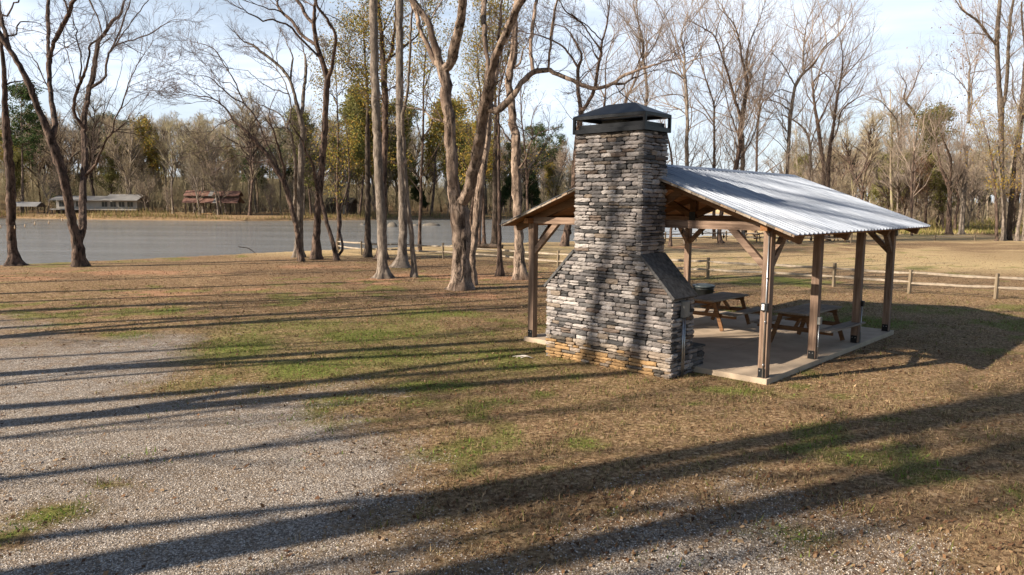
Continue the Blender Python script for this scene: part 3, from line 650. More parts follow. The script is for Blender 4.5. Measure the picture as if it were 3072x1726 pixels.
eb = MB().box((BR+.03, -.66-FV, 1.08), (BR+.095, -.46-FV, 1.37)).box((BR+.095, -.65-FV, 1.10), (BR+.102, -.47-FV, 1.36)); eb.build('electrical_box', GREYP, fp, bevel=.005)
cd = MB().tube([(BR+.055, -.60-FV, -.06), (BR+.055, -.60-FV, 1.08)], .013, 10).tube([(BR+.055, -.54-FV, -.06), (BR+.055, -.54-FV, 1.08)], .013, 10); cd.build('conduit', GALV, fp, True)

# ------------------------------------------------------------------ picnic tables
def picnic_table(label, loc, rz, ln=1.83, stain=True):
    mA, mB = (OX, OY) if stain else (WX, WY)
    t = thing('picnic_table', label, 'picnic table', loc, rz, 'picnic tables in the park'); h = ln/2
    m = MB()
    for k in range(5):
        x = -.37+.15*k; m.box((x+.003, -h, .69), (x+.142, h+random.uniform(-.008, .008), .728))
    m.build('tabletop', GY, t, bevel=.004)
    for s in (-1, 1):
        m = MB()
        for k in range(2):
            x = s*(.60+.145*k+.07); m.box((x-.069, -h, .405), (x+.069, h, .442))
        m.build('bench', GY, t, bevel=.004)
        MB().box((-.36, s*(h-.26)-.019, .597), (.36, s*(h-.26)+.019, .687)).build('cleat', mA, t, bevel=.003)
        MB().box((-.82, s*(h-.26)-.020, .312), (.82, s*(h-.26)+.020, .402)).build('cross_beam', mA, t, bevel=.003)
        MB().bar((0, s*(h-.30), .36), (0, s*.22, .67), .038, .085).build('brace', mB, t)
        for q in (-1, 1):
            MB().bar((q*.50, s*(h-.26)+s*.0405, .006), (q*.27, s*(h-.26)+s*.0405, .67), .038, .09, (0, 0, 1)).build('leg', mA, t, bevel=.003)
    return t
T1 = picnic_table('picnic table with grey planks and orange stained legs nearest the stone fireplace', uvw(2.24, 4.48, PZ+.004), YAW)
T2 = picnic_table('picnic table with grey planks behind the middle pavilion posts', uvw(4.66, 3.95, PZ+.004), YAW-.04)
for (x, y), lab in (((2247, 715), 'distant picnic table on the lawn by the river fence, left of two'), ((2506, 708), 'distant picnic table under the trees seen below the roof eave, right of two')):
    c = gp(x, y); dup(T2, (c[0], c[1], gz(*c)), .9 if x < 2300 else 0, 1, lab)

# trash can
tcn = thing('trash_can', 'round black trash can with a lid behind the picnic table', 'trash can', (*gp(2111, 843, .78), 0))
def lathe(prof, k=28):
    V = []; F = []
    for r, z in prof:
        for i in range(k): V.append((r*math.cos(i*2*math.pi/k), r*math.sin(i*2*math.pi/k), z))
    for j in range(len(prof)-1):
        for i in range(k): F.append((j*k+i, j*k+(i+1) % k, (j+1)*k+(i+1) % k, (j+1)*k+i))
    return V, F
DKP = plain_mat('dark_plastic', (.018, .022, .024), .45)
MB().add(*lathe([(.001, .01), (.23, .01), (.245, .05), (.285, .62), (.30, .625), (.30, .66), (.285, .665), (.285, .70)])).build('bin', DKP, tcn, True)
MB().add(*lathe([(.31, .685), (.325, .69), (.325, .735), (.30, .75), (.22, .752), (.20, .775), (.08, .78), (.001, .78)])).build('lid', plain_mat('lid_plastic', (.05, .065, .075), .4), tcn, True)
for s in (-1, 1): MB().box((s*.30-.02, -.07, .54), (s*.30+.02, .07, .57)).build('handle', DKP, tcn, bevel=.005)

# ------------------------------------------------------------------ fences
def fence(label, pts, hts, ph, pr=.055, mat=None, group=None):
    c = pts[0]; t = thing('split_rail_fence', label, 'fence', (c[0], c[1], 0), 0, group); rf = random.Random(len(pts))
    mt = mat or FNC
    for i, p in enumerate(pts):
        z = gz(*p); x, y = p[0]-c[0], p[1]-c[1]; tx, ty = rf.uniform(-.03, .03), rf.uniform(-.03, .03)
        h = ph*rf.uniform(.95, 1.05)
        MB().bar((x, y, z-.2), (x+tx, y+ty, z+h), pr*1.7, pr*1.9, (1, .3, 0)).build('post', mt, t, bevel=.01)
        if i+1 < len(pts):
            q = pts[i+1]; zq = gz(*q)
            for hh in hts:
                a = np.array((x, y, z+hh+rf.uniform(-.03, .03))); b = np.array((q[0]-c[0], q[1]-c[1], zq+hh+rf.uniform(-.03, .03))); n = 7
                P = np.array([a+(b-a)*k/(n-1)+np.array((rf.uniform(-.008, .008), rf.uniform(-.008, .008), rf.uniform(-.01, .01)-.02*math.sin(math.pi*k/(n-1)))) for k in range(n)])
                R = [pr*.55]+[pr*rf.uniform(.8, 1.0) for _ in range(n-2)]+[pr*.55]
                MB().tube(P, R, 5).build('rail', RLM, t)
    return t
FNC = wood_mat('fence_post', (.12, .09, .06), (.30, .24, .165), 2); RLM = plain_mat('fence_rail', (.33, .275, .21), .85, 0, .35, 9, .4)
fence('two-rail split rail fence crossing the field behind the pavilion', [tuple(gp(*p)) for p in ((3270, 888), (2987, 877), (2727, 866), (2500, 849), (2305, 840), (2123, 831), (1965, 823), (1815, 814), (1673, 805), (1495, 791), (1329, 779), (1205, 773), (1084, 769), (1012, 762))], (.40, .72), .86)
fence('low rail fence at the far edge of the right-hand field', [tuple(gp(*p)) for p in ((2802, 701), (2923, 700), (3050, 697), (3180, 695))], (.42,), .52)
fence('split rail fence along the river bank beyond the pavilion', [tuple(gp(*p)) for p in ((1900, 727), (1993, 721), (2085, 716), (2176, 712), (2267, 713), (2360, 712), (2455, 712), (2551, 713))], (.35, .72), .85)

# ------------------------------------------------------------------ trees: generators
def unit(v): return v/(np.linalg.norm(v, axis=-1, keepdims=True)+1e-9)
def spawn(P, R, cnt, rg, l0, l1, a0, a1, rf, tmin=.2, up=.0, lmax=None):
    Nn, n, _ = P.shape; idx = np.repeat(np.arange(Nn), cnt); t = tmin+(1-tmin)*rg.uniform(0, 1, len(idx))**.85
    f = t*(n-1); i = np.minimum(f.astype(int), n-2); w = (f-i)[:, None]
    p = P[idx, i]*(1-w)+P[idx, i+1]*w; r = R[idx, i]*(1-w[:, 0])+R[idx, i+1]*w[:, 0]; T = unit(P[idx, i+1]-P[idx, i])
    q = unit(np.cross(T, unit(rg.normal(0, 1, T.shape)))); an = rg.uniform(a0, a1, len(idx))[:, None]
    D = unit(T*np.cos(an)+q*np.sin(an)+np.array([0, 0, up])); Ln = rg.uniform(l0, l1, len(idx))*(1.15-.55*t)
    return p, D, Ln, np.minimum(r*.8, Ln*rf)
def grow(p, D, Ln, r, n, rg, wig=.25, up=.06, droop=0.0):
    P = [p]; d = D.copy(); s = (Ln/(n-1))[:, None]
    for k in range(n-1):
        d = unit(d+rg.normal(0, wig, d.shape)+np.array([0, 0, up-droop*k/(n-1)])); P.append(P[-1]+d*s)
    P = np.stack(P, 1); R = r[:, None]*np.linspace(1, .28, n)[None]; return P, R
class TM:
    def __init__(s): s.V = []; s.F = []; s.n = 0
    def add(s, P, R, k):
        if len(P) == 0: return
        V, F = tubes(P, R, k); s.V.append(V); s.F.append(F+s.n); s.n += len(V)
    def mesh(s, name, smooth=True): return mesh(name, np.concatenate(s.V), np.concatenate(s.F), smooth)
def leafquads(P, n, sz, spread, rg, pal, droop=.3):
    Nn, m, _ = P.shape; i = rg.integers(0, Nn, n); j = rg.integers(max(1, m//2), m, n)
    c = P[i, j]+rg.normal(0, spread, (n, 3)); u = unit(rg.normal(0, 1, (n, 3))); v = unit(np.cross(u, rg.normal(0, 1, (n, 3)))); s = (sz*rg.uniform(.6, 1.3, n))[:, None]
    V = np.stack([c-u*s, c-v*s*.55, c+u*s, c+v*s*.55], 1).reshape(-1, 3); F = np.arange(4*n).reshape(-1, 4)
    pl_ = np.array(pal); cc = pl_[rg.integers(0, len(pl_), n)]*rg.uniform(.65, 1.3, (n, 1)); return V, F, np.repeat(cc, 4, 0)
def smooth_path(pts, step):
    pts = np.asarray(pts, float); out = [pts[0]]; m = len(pts)
    for i in range(m-1):
        p0, p1, p2, p3 = pts[max(i-1, 0)], pts[i], pts[i+1], pts[min(i+2, m-1)]
        k = max(2, int(np.linalg.norm(p2[:3]-p1[:3])/step)+1)
        for q in range(1, k+1):
            t = q/k; out.append(.5*((2*p1)+(-p0+p2)*t+(2*p0-5*p1+4*p2-p3)*t*t+(-p0+3*p1-3*p2+p3)*t**3))
    return np.array(out)
YG = [(.36, .28, .05), (.24, .24, .06), (.44, .30, .05), (.18, .19, .05), (.36, .22, .06)]
RUST = [(.22, .12, .07), (.28, .17, .10), (.18, .10, .07)]
YEL = [(.50, .34, .04), (.42, .25, .03), (.36, .30, .05)]
PINE = [(.07, .11, .03), (.10, .14, .045), (.05, .085, .028)]

def hero(name, label, base, limbs, dens=1.0, ext=1.0, bark=None, twigm=None, leaves=None, rmax=.11, zmin=3.0, seed=0, rough=.0, up=.05, fan=0.0, flare=1.5, depth=None, fine=1.0):
    """a tree traced limb by limb: every limb gets its own depth, growing away from where it forks"""
    rg = np.random.default_rng(seed+100); bx, by = px(*base); g = gp(bx, by)
    if depth: bp = at(bx, by, depth); g = bp[:2]
    z0 = gz(*g); Y0 = g[1]; O = np.array([g[0], g[1], z0]); root = thing(name, label, 'tree', tuple(O))
    S = np.zeros((0, 3)); bt = MB(); seeds = TM(); allP = []; first = True; segP = []; segR = []
    raw = []
    for lb in limbs:
        pts = np.array([[float(q) for q in w.split(',')] for w in lb[1].split()]); sc = REG[lb[0]][2]
        x_, y_ = px(lb[0], pts[:, 0], pts[:, 1]); a_ = np.column_stack([x_, y_, pts[:, 2]/sc])
        if raw:
            e_ = raw[-1][-1]; dd_ = math.hypot(e_[0]-a_[0, 0], e_[1]-a_[0, 1])
            if dd_ < 16:
                keep_ = [q for q in range(len(a_)) if a_[q, 1] < e_[1]-6 or (q and math.hypot(a_[q, 0]-e_[0], a_[q, 1]-e_[1]) > 22)]
                raw[-1] = np.vstack([raw[-1], a_[keep_]]); continue
        raw.append(a_)
    for li, a_ in enumerate(raw):
        X, Yp, Wd = a_[:, 0].copy(), a_[:, 1].copy(), a_[:, 2]
        if li == 0: off0 = 0.0
        else:
            k = np.argmin((S[:, 0]-X[0])**2+(S[:, 1]-Yp[0])**2); off0 = S[k, 2]; dd = math.hypot(S[k, 0]-X[0], S[k, 1]-Yp[0])
            if dd < 45: X[0], Yp[0] = S[k, 0], S[k, 1]
        ln = np.concatenate([[0], np.cumsum(np.hypot(np.diff(X), np.diff(Yp)))])*Y0/FPX
        sl = (rg.uniform(.25, .6)*rg.choice([-1, 1]) if li else rg.uniform(-.03, .03)); off = off0+sl*ln*(1 if li else 1)
        Q = np.array([at(x, y, Y0+o) for x, y, o in zip(X, Yp, off)]); Rr = Wd/2*(Y0+off)/FPX
        if li == 0: Q[0, 2] = z0-.05
        S = np.vstack([S, np.column_stack([X, Yp, off])])
        # denser lookup for attachments
        for a_ in range(len(X)-1):
            tt = np.linspace(0, 1, 8)[:, None]; S = np.vstack([S, np.column_stack([X, Yp, off])[a_]*(1-tt)+np.column_stack([X, Yp, off])[a_+1]*tt])
        C = smooth_path(np.column_stack([Q, Rr]), .22 if Rr.max() > .08 else .35); Pp, Rr2 = C[:, :3], np.maximum(C[:, 3], .008)
        if li == 0 or (abs(Yp[0]-by) < 25):                       # root flare
            hgt = Pp[:, 2]-z0; Rr2 = Rr2*(1+.0*hgt); Rr2 = Rr2+Rr2*(flare-1)*.55*np.exp(-np.clip(hgt, 0, 9)/.22)
        big = Rr2.max() > .07; kk = 20 if Rr2.max() > .15 else 10 if big else 6
        Pp = Pp-O; Pp[1:-1] += rg.normal(0, .012, Pp[1:-1].shape)*(1 if big else 1.6)
        V, F = tubes(Pp[None], Rr2[None], kk); V = V.reshape(len(Pp), kk, 3)
        amp = (.055+rough*1.4)*(1 if big else .5); nn = rg.normal(0, 1, (len(Pp), kk)); nn = nn*.6+np.roll(nn, 1, 0)*.4; rid = rg.normal(0, .7, kk)[None]
        V = Pp[:, None, :]+(V-Pp[:, None, :])*(1+amp*(nn+rid))[:, :, None]
        if (li == 0) or abs(Yp[0]-by) < 25:
            fl_ = np.exp(-np.clip(Pp[:, 2], 0, 9)/.18)[:, None]*np.clip(rg.normal(.25, .5, kk)[None], -.1, 1.3)*.5*(flare-1)*1.3; V = V[:, :, :]+(V-Pp[:, None, :])*fl_[:, :, None]*np.array([1, 1, 0])
        bt.add(V.reshape(-1, 3), F.tolist())
        n = 8; fi = np.linspace(0, len(Pp)-1, n); 
        nseg = max(1, int((len(Pp)-1)//6))
        for q in range(nseg):
            a_, b_ = int(q*(len(Pp)-1)/nseg), int((q+1)*(len(Pp)-1)/nseg); ii = np.linspace(a_, b_, 4).round().astype(int)
            if Pp[ii, 2].min() > zmin and Rr2[ii].mean() < rmax: segP.append(Pp[ii]); segR.append(Rr2[ii])
        if Rr2[-1] < .09:                                          # keep growing from the tip
            for q in range(3):
                d = unit(Pp[-1]-Pp[-3])+rg.normal(0, .25, 3); allP.append((Pp[-1], unit(d), rg.uniform(1.2, 2.6)*ext, Rr2[-1]*.8))
    obj('trunk', bt_mesh(bt), bark or BARK, root)
    tw = TM()
    if segP:
        SP, SR = np.array(segP), np.array(segR); c1 = np.maximum(0, rg.poisson(1.5*dens, len(SP)))
        p, D, Ln, r = spawn(SP, SR, c1, rg, .9*ext, 2.6*ext, .5, 1.05, .011, 0, .15)
        if allP:
            p = np.vstack([p]+[a[0][None] for a in allP]); D = np.vstack([D]+[a[1][None] for a in allP]); Ln = np.append(Ln, [a[2] for a in allP]); r = np.append(r, [max(a[3], .01) for a in allP])
        if fan: D = unit(D+np.array([fan, 0, 0]))
        P1, R1 = grow(p, D, Ln, r, 7, rg, .16, up); tw.add(P1, R1, 4)
        P2, R2 = grow(*spawn(P1, R1, np.full(len(P1), max(2, int(round(4.6*fine)))), rg, .45*ext, 1.3*ext, .4, .9, .008, .15, .1), 5, rg, .18, up); tw.add(P2, np.maximum(R2, .0042), 3)
        P3, R3 = grow(*spawn(P2, R2, np.full(len(P2), max(2, int(round(4.6*fine)))), rg, .2*ext, .7*ext, .35, .8, .006, .15, .05), 4, rg, .2, up*.5); tw.add(P3, np.maximum(R3, .0042), 3)
        o = obj('crown', tw.mesh('crown'), twigm or TWIG, root)
        if leaves:
            n, sz, sp, pal_ = leaves; V, F, cc = leafquads(P3, n, sz, sp, rg, pal_); obj('foliage', mesh('foliage', V, F, False, cc), LEAF, root)
    return root
def bt_mesh(b):
    me = mesh('trunk', np.concatenate(b.V), np.array(b.F), True); return me

def generic(name, label, cat, loc, h=18, r=.28, first=.3, n1=26, l1=.28, seed=0, lean=.04, bark=None, twigm=None, leaves=None, fine=(5, 4, 0), wid=1.0, tw=1.0, group=None, fork=0, ang=(.55, 1.0), up=.07, k0=10, droop=0):
    rg = np.random.default_rng(seed); root = thing(name, label, cat, loc, rg.uniform(0, 6), group)
    n = 16; d = unit(np.array([rg.normal(0, lean), rg.normal(0, lean), 1.0])); P = [np.array([0, 0, -.15])]
    for i in range(n-1): d = unit(d+rg.normal(0, .045, 3)*np.array([1, 1, .3])); P.append(P[-1]+d*h/(n-1))
    P = np.array(P)[None]; R = (r*(1-np.linspace(0, 1, n)**1.15*.93))[None]; R[0, 0] *= 1.45; R[0, 1] *= 1.05
    tb = TM(); st = [(P, R)]
    for q in range(fork):
        t = rg.uniform(.12, .45); i = int(t*n); a = rg.uniform(0, 6.28); dd = unit(np.array([math.cos(a)*.42, math.sin(a)*.42, 1]))
        p2, r2 = grow(P[0, i][None], dd[None], np.array([h*(1-t)*rg.uniform(.8, 1)]), np.array([R[0, i]*.75]), n, rg, .05, .06); st.append((p2, r2))
    for p_, r_ in st: tb.add(p_, r_, k0)
    SP = np.concatenate([s_[0] for s_ in st]); SR = np.concatenate([s_[1] for s_ in st])
    p, D, Ln, rr = spawn(SP, SR, np.full(len(SP), n1), rg, h*l1*.55*wid, h*l1*1.15*wid, ang[0], ang[1], .014, first, .12)
    P1, R1 = grow(p, D, Ln, rr*tw, 8, rg, .12, up, droop); tb.add(P1, R1, 5)
    me = tb.mesh('trunk'); obj('trunk', me, bark or BARK, root)
    tp = TM(); P2, R2 = grow(*spawn(P1, R1, np.full(len(P1), fine[0]), rg, h*.05, h*.13, .4, .9, .009, .15, .08), 6, rg, .16, up, droop); tp.add(P2, R2*tw, 3); Pl = P2
    P3, R3 = grow(*spawn(P2, R2, np.full(len(P2), fine[1]), rg, h*.02, h*.06, .4, .9, .007, .15, .03), 4, rg, .2, up*.6, droop); tp.add(P3, R3*tw, 3); Pl = P3
    if fine[2]:
        P4, R4 = grow(*spawn(P3, R3, np.full(len(P3), fine[2]), rg, h*.012, h*.03, .4, .9, .007, .1, .03), 3, rg, .2, 0); tp.add(P4, np.maximum(R4*tw, .003), 3); Pl = P4
    obj('crown', tp.mesh('crown'), twigm or TWIG, root)
    if leaves:
        m, sz, sp, pal_ = leaves; V, F, cc = leafquads(Pl, m, sz, sp, rg, pal_); obj('foliage', mesh('foliage', V, F, False, cc), LEAF, root)
    return root

# ------------------------------------------------------------------ traced trees, left to right
T = 'bare_tree'
hero(T, 'dark leaning tree trunk at the left edge of the river bank', ('B', 145, 1385),
     [('B', '145,1385,110 110,1150,80 100,950,78 95,700,82 85,500,75 62,250,78 40,50,72 25,-150,55 15,-350,45 5,-560,38 -20,-800,30'),
      ('A', '30,970,22 80,930,18 210,920,10 420,990,6'), ('A', '-60,200,26 0,245,20 50,220,18 100,110,16 155,105,16 120,20,15 105,-80,10')], seed=1, dens=.6, ext=.8, flare=1.9)
hero(T, 'bare two-stemmed tree on the left river bank with flaking reddish bark', ('B', 785, 1388),
     [('B', '785,1388,125 770,1250,118 750,1120,95 705,960,82 670,780,82 640,600,85 585,420,84 530,260,86 470,100,75 400,-70,62 340,-190,55'),
      ('A', '370,1180,58 310,1050,58 260,930,62 190,800,52 110,660,48 40,560,46 0,500,50 -60,400,46 -120,250,38 -170,60,30'),
      ('A', '60,590,40 20,430,38 0,370,36 -40,220,30 -60,60,24'), ('A', '60,450,18 130,435,16 140,350,15 180,310,13 240,300,11 370,320,6'),
      ('B', '800,1160,70 805,1000,66 802,800,66 806,560,60 820,400,58 812,200,52 800,60,46'), ('A', '846,1400,52 845,1240,52 880,1100,46 885,1000,44 920,900,46 940,750,44 962,600,40 975,500,36 1050,400,32 1120,280,30 1200,220,26 1230,100,18 1290,0,12 1340,-120,8'),
      ('A', '845,1400,40 760,1280,36 735,1180,32 750,1060,28 800,920,28 855,780,22 885,640,18 895,530,18 990,460,16 1060,370,13'),
      ('A', '530,1500,62 545,1400,54 530,1260,52 500,1080,48 480,900,44 470,760,48 474,680,52 460,560,34 458,400,34 452,220,38 455,80,34'),
      ('A', '474,690,44 500,600,38 530,480,42 580,400,46 630,290,46 680,190,44 710,80,38 800,30,28 870,-20,20 930,-140,12'), ('A', '660,200,26 640,130,20 618,68,13'),
      ('A', '870,-10,16 900,120,18 960,220,14 1010,400,9'), ('A', '905,990,28 1010,905,28 1060,850,24 1060,740,22 1090,620,20 1130,540,18 1190,400,17 1250,230,15 1300,80,12 1325,-40,9'),
      ('A', '1130,570,14 1200,515,12 1300,480,12 1430,440,12 1540,390,11 1620,330,9 1740,270,6 1860,255,3'), ('A', '1120,600,12 1200,460,12 1280,340,10 1400,170,10 1480,80,8 1560,-20,5'),
      ('A', '805,920,16 800,760,15 795,620,13 760,500,12 745,380,12 720,280,8 700,200,5'),
      ('B', '835,500,34 900,410,28 940,340,26 985,220,20 1040,110,18 1085,60,16'), ('A', '1140,1430,16 1160,1300,15 1210,1200,15 1260,1060,12 1300,920,10 1350,800,9 1440,640,6 1500,560,3'),
      ('B', '1085,60,13 1165,0,10'), ('A', '1150,1430,10 1250,1350,9 1340,1300,6 1400,1240,4'), ('A', '1215,1195,8 1300,1120,7 1370,1060,6 1500,1015,4 1600,1010,2'),
      ('A', '1300,960,5 1420,940,4 1600,890,3'), ('A', '1335,860,5 1480,810,4 1620,750,3'), ('B', '855,430,9 915,250,7 1000,-150,6'), ('A', '1000,1250,7 1100,1100,7 1160,1000,6 1200,850,5 1225,700,4'),
      ('A', '475,1000,11 430,920,12 375,780,14 320,690,9 240,600,7 180,540,4'), ('A', '460,440,9 400,415,8 200,380,7 0,335,5'), ('A', '750,1010,8 740,900,8 690,720,8 640,560,8 620,430,6'),
      ('A', '900,1070,9 820,1090,7 760,1140,7'), ('A', '560,510,7 640,560,8')], seed=2, dens=1.25, ext=.85, fine=1.0, rough=.03, flare=1.5)
hero(T, 'river bank tree with a dark leaning trunk and long fanned branches', ('D', 1262, 1292),
     [('D', '1262,1292,62 1238,1180,52 1216,1030,46 1190,900,42 1160,800,44 1120,650,48 1070,500,48 1020,440,46 960,340,42 900,240,38 820,150,38 740,70,32 680,10,28'), ('C', '760,1410,26 600,1300,20 540,1200,17 460,1120,15 360,1060,12 200,1040,9 40,1010,6'),
      ('D', '1100,480,32 1080,400,28 1050,300,22 1000,120,19 970,20,16'), ('D', '1060,470,24 1000,330,20 930,200,18 860,40,18'), ('C', '900,1420,17 860,1310,18 800,1220,17 700,1110,15 650,1000,13 600,880,13 540,790,11 440,630,11 380,550,9 240,500,7 100,470,4'),
      ('C', '690,1110,14 560,1040,14 430,920,11 340,840,9 170,830,5'), ('C', '480,1130,9 420,1110,8 300,1090,6 160,1120,4'), ('C', '570,1280,8 440,1340,8 380,1400,6'), ('C', '640,1000,9 560,900,7 480,900,6 300,720,4'),
      ('C', '540,790,8 500,680,7 380,620,6 180,600,4'), ('D', '830,170,12 720,190,10 560,170,9 380,190,6'), ('D', '900,340,12 780,320,12 640,260,10 480,330,8 420,430,5')], seed=3, dens=1.5, ext=.95, fan=-.25, zmin=2.5, fine=1.15)
hero(T, 'bare tree with a pale sunlit trunk and broken limb tips, behind the dark leaning one', ('D', 1228, 1243),
     [('D', '1228,1243,95 1232,1000,70 1235,800,68 1238,600,62 1242,400,60 1242,250,56 1250,100,50 1255,0,48'), ('C', '1290,1390,50 1282,1240,50 1265,1180,42 1240,1100,34 1210,980,30 1180,880,28 1110,780,28 1060,720,27 950,630,26 860,570,26 790,510,20 690,475,14'),
      ('C', '1284,1240,40 1305,1150,34 1310,1000,34 1330,850,29 1335,720,26 1320,600,17 1312,575,10'), ('C', '1180,880,20 1180,780,20 1195,640,16 1150,520,10 1080,360,7 1040,290,4'),
      ('D', '1205,1000,40 1190,820,34 1190,620,34 1190,400,30 1178,250,28 1150,80,26 1120,10,23'), ('C', '1185,1400,26 1150,1360,14 1030,1360,8 900,1365,5'), ('C', '1192,1340,15 1100,1240,13 1000,1180,12 860,1120,10 700,1040,7 500,960,5'),
      ('D', '1180,335,12 1080,330,9 1000,350,6'), ('C', '1200,1330,20 1185,1200,18 1170,1050,16 1120,900,12 1040,760,10 900,660,7'), ('C', '1160,1000,12 1000,960,9 850,880,7 740,780,6 600,760,4'), ('C', '1040,770,8 960,560,6 800,520,4')], seed=4, dens=1.4, ext=.9, fan=-.12, bark=BARKP, rough=.03, fine=1.1)
hero(T, 'tall bare tree with a forked upper trunk arching to both sides over the river bank', ('D', 1403, 1264),
     [('D', '1403,1264,112 1405,1100,78 1410,900,66 1420,700,60 1436,500,62 1450,300,60 1465,100,58 1470,0,56'), ('C', '1530,1390,58 1540,1250,56 1550,1050,58 1556,900,60 1560,850,58 1520,720,50 1480,600,48 1440,480,44 1420,350,40 1410,250,38 1420,100,30 1435,0,28 1450,-120,22 1440,-260,14'),
      ('C', '1560,860,44 1600,750,34 1620,600,30 1640,450,28 1630,370,28 1570,270,28 1520,190,26 1450,110,24 1430,40,18 1400,-60,12'), ('C', '1445,500,34 1330,430,30 1250,350,30 1180,250,30 1110,190,28 1040,110,26 1030,50,18 1060,0,14 1080,-80,8'),
      ('C', '1475,640,26 1400,550,22 1280,430,22 1180,320,20 1060,270,18 980,240,17 880,255,17 790,200,14 690,145,10'), ('C', '1410,275,36 1330,200,34 1290,110,34 1200,0,32 1130,-120,24 1040,-260,16'), ('C', '1090,180,16 1060,155,15 940,130,12 830,95,9'),
      ('C', '1400,95,14 1330,50,12 1240,10,9'), ('C', '1030,110,10 960,40,8 880,-10,6'), ('C', '1500,180,10 1700,260,6 1780,400,4'),
      ('D', '1418,720,28 1395,560,28 1375,430,26 1350,320,22 1280,200,19 1250,100,17 1180,10,12')], seed=5, dens=1.35, ext=1.0, rough=.03, fine=1.1)
hero(T, 'short twisted two-stemmed tree at the bank beside the first fence post', ('D', 1605, 1272),
     [('D', '1605,1272,64 1592,1200,42 1550,1050,40 1510,930,38 1480,800,36 1450,700,28 1430,600,22 1400,480,14'), ('D', '1618,1245,26 1665,1180,24 1650,1070,22 1630,990,24 1645,930,18 1640,800,15 1680,650,14 1715,500,12 1715,300,11 1700,150,7 1690,0,5')], seed=6, dens=1.2, ext=.6, zmin=1.8)
hero(T, 'slim dark trunk with yellow-green leaves behind the first tall pale trunk', ('F', 183, 1108),
     [('F', '183,1108,74 180,900,52 178,700,48 173,450,44 168,250,44 166,100,40 164,0,36'), ('E', '192,1378,36 190,1200,32 185,1000,28 170,800,24 150,600,18 140,400,14'), ('E', '186,1000,18 100,850,12 20,750,8'), ('E', '180,900,14 260,760,10')],
     seed=7, dens=2.0, ext=.85, leaves=(5500, .055, .22, YG), zmin=4, bark=BARKD)
hero(T, 'forked tree with yellow-green leaves close behind the first tall pale trunk', ('F', 305, 1125),
     [('F', '305,1125,110 318,900,55 322,700,48 318,450,46 318,200,48 322,0,52'), ('E', '370,1378,58 370,1100,62 362,900,58 350,700,60 330,550,46 318,350,38 290,150,28 280,0,22 270,-150,15'), ('E', '355,690,34 400,630,32 430,540,36 445,400,28 460,250,22 462,100,16'),
      ('E', '395,630,22 470,575,22 580,480,26 680,400,16 720,330,10'), ('E', '320,370,16 370,230,13 450,60,10'), ('E', '340,900,16 250,800,12 120,740,9 0,600,6'), ('E', '365,1000,16 480,900,10 560,860,6')],
     seed=8, dens=2.2, ext=1.2, leaves=(13000, .055, .24, YG), zmin=4.2, rmax=.2)
hero(T, 'smooth grey pole-straight trunk, first of two left of the big forked tree', ('F', 322, 1300),
     [('F', '322,1300,118 318,1200,88 308,950,80 298,750,78 278,500,74 262,250,74 250,0,70'), ('E', '290,1400,82 280,1200,82 262,900,80 250,600,78 240,300,78 235,0,74 228,-300,66 225,-700,50 235,-1100,34')], seed=9, dens=.5, ext=.7, bark=BARKP, flare=1.7, zmin=9)
hero(T, 'pole-straight trunk with flared foot, second of two left of the big forked tree', ('F', 482, 1202),
     [('F', '482,1202,125 488,1050,76 490,850,74 482,650,62 468,400,54 452,150,50 450,0,60'), ('E', '525,1378,76 520,1150,74 515,800,72 510,500,72 505,250,70 505,0,72 500,-300,62 508,-700,46 500,-1000,30')], seed=10, dens=.6, ext=.7, bark=BARKP, flare=1.9, zmin=9)
hero(T, 'thin leaning sapling trunk crossing in front of the second pale pole', ('F', 602, 1288),
     [('F', '602,1288,58 585,1100,42 565,900,42 535,700,42 510,500,44 490,250,42 482,50,42'), ('E', '545,1330,36 545,1210,38 582,1090,30 605,900,25 612,700,25 620,450,24 627,250,20 636,120,17')], seed=11, dens=.4, ext=.5, bark=BARKP, flare=1.5)
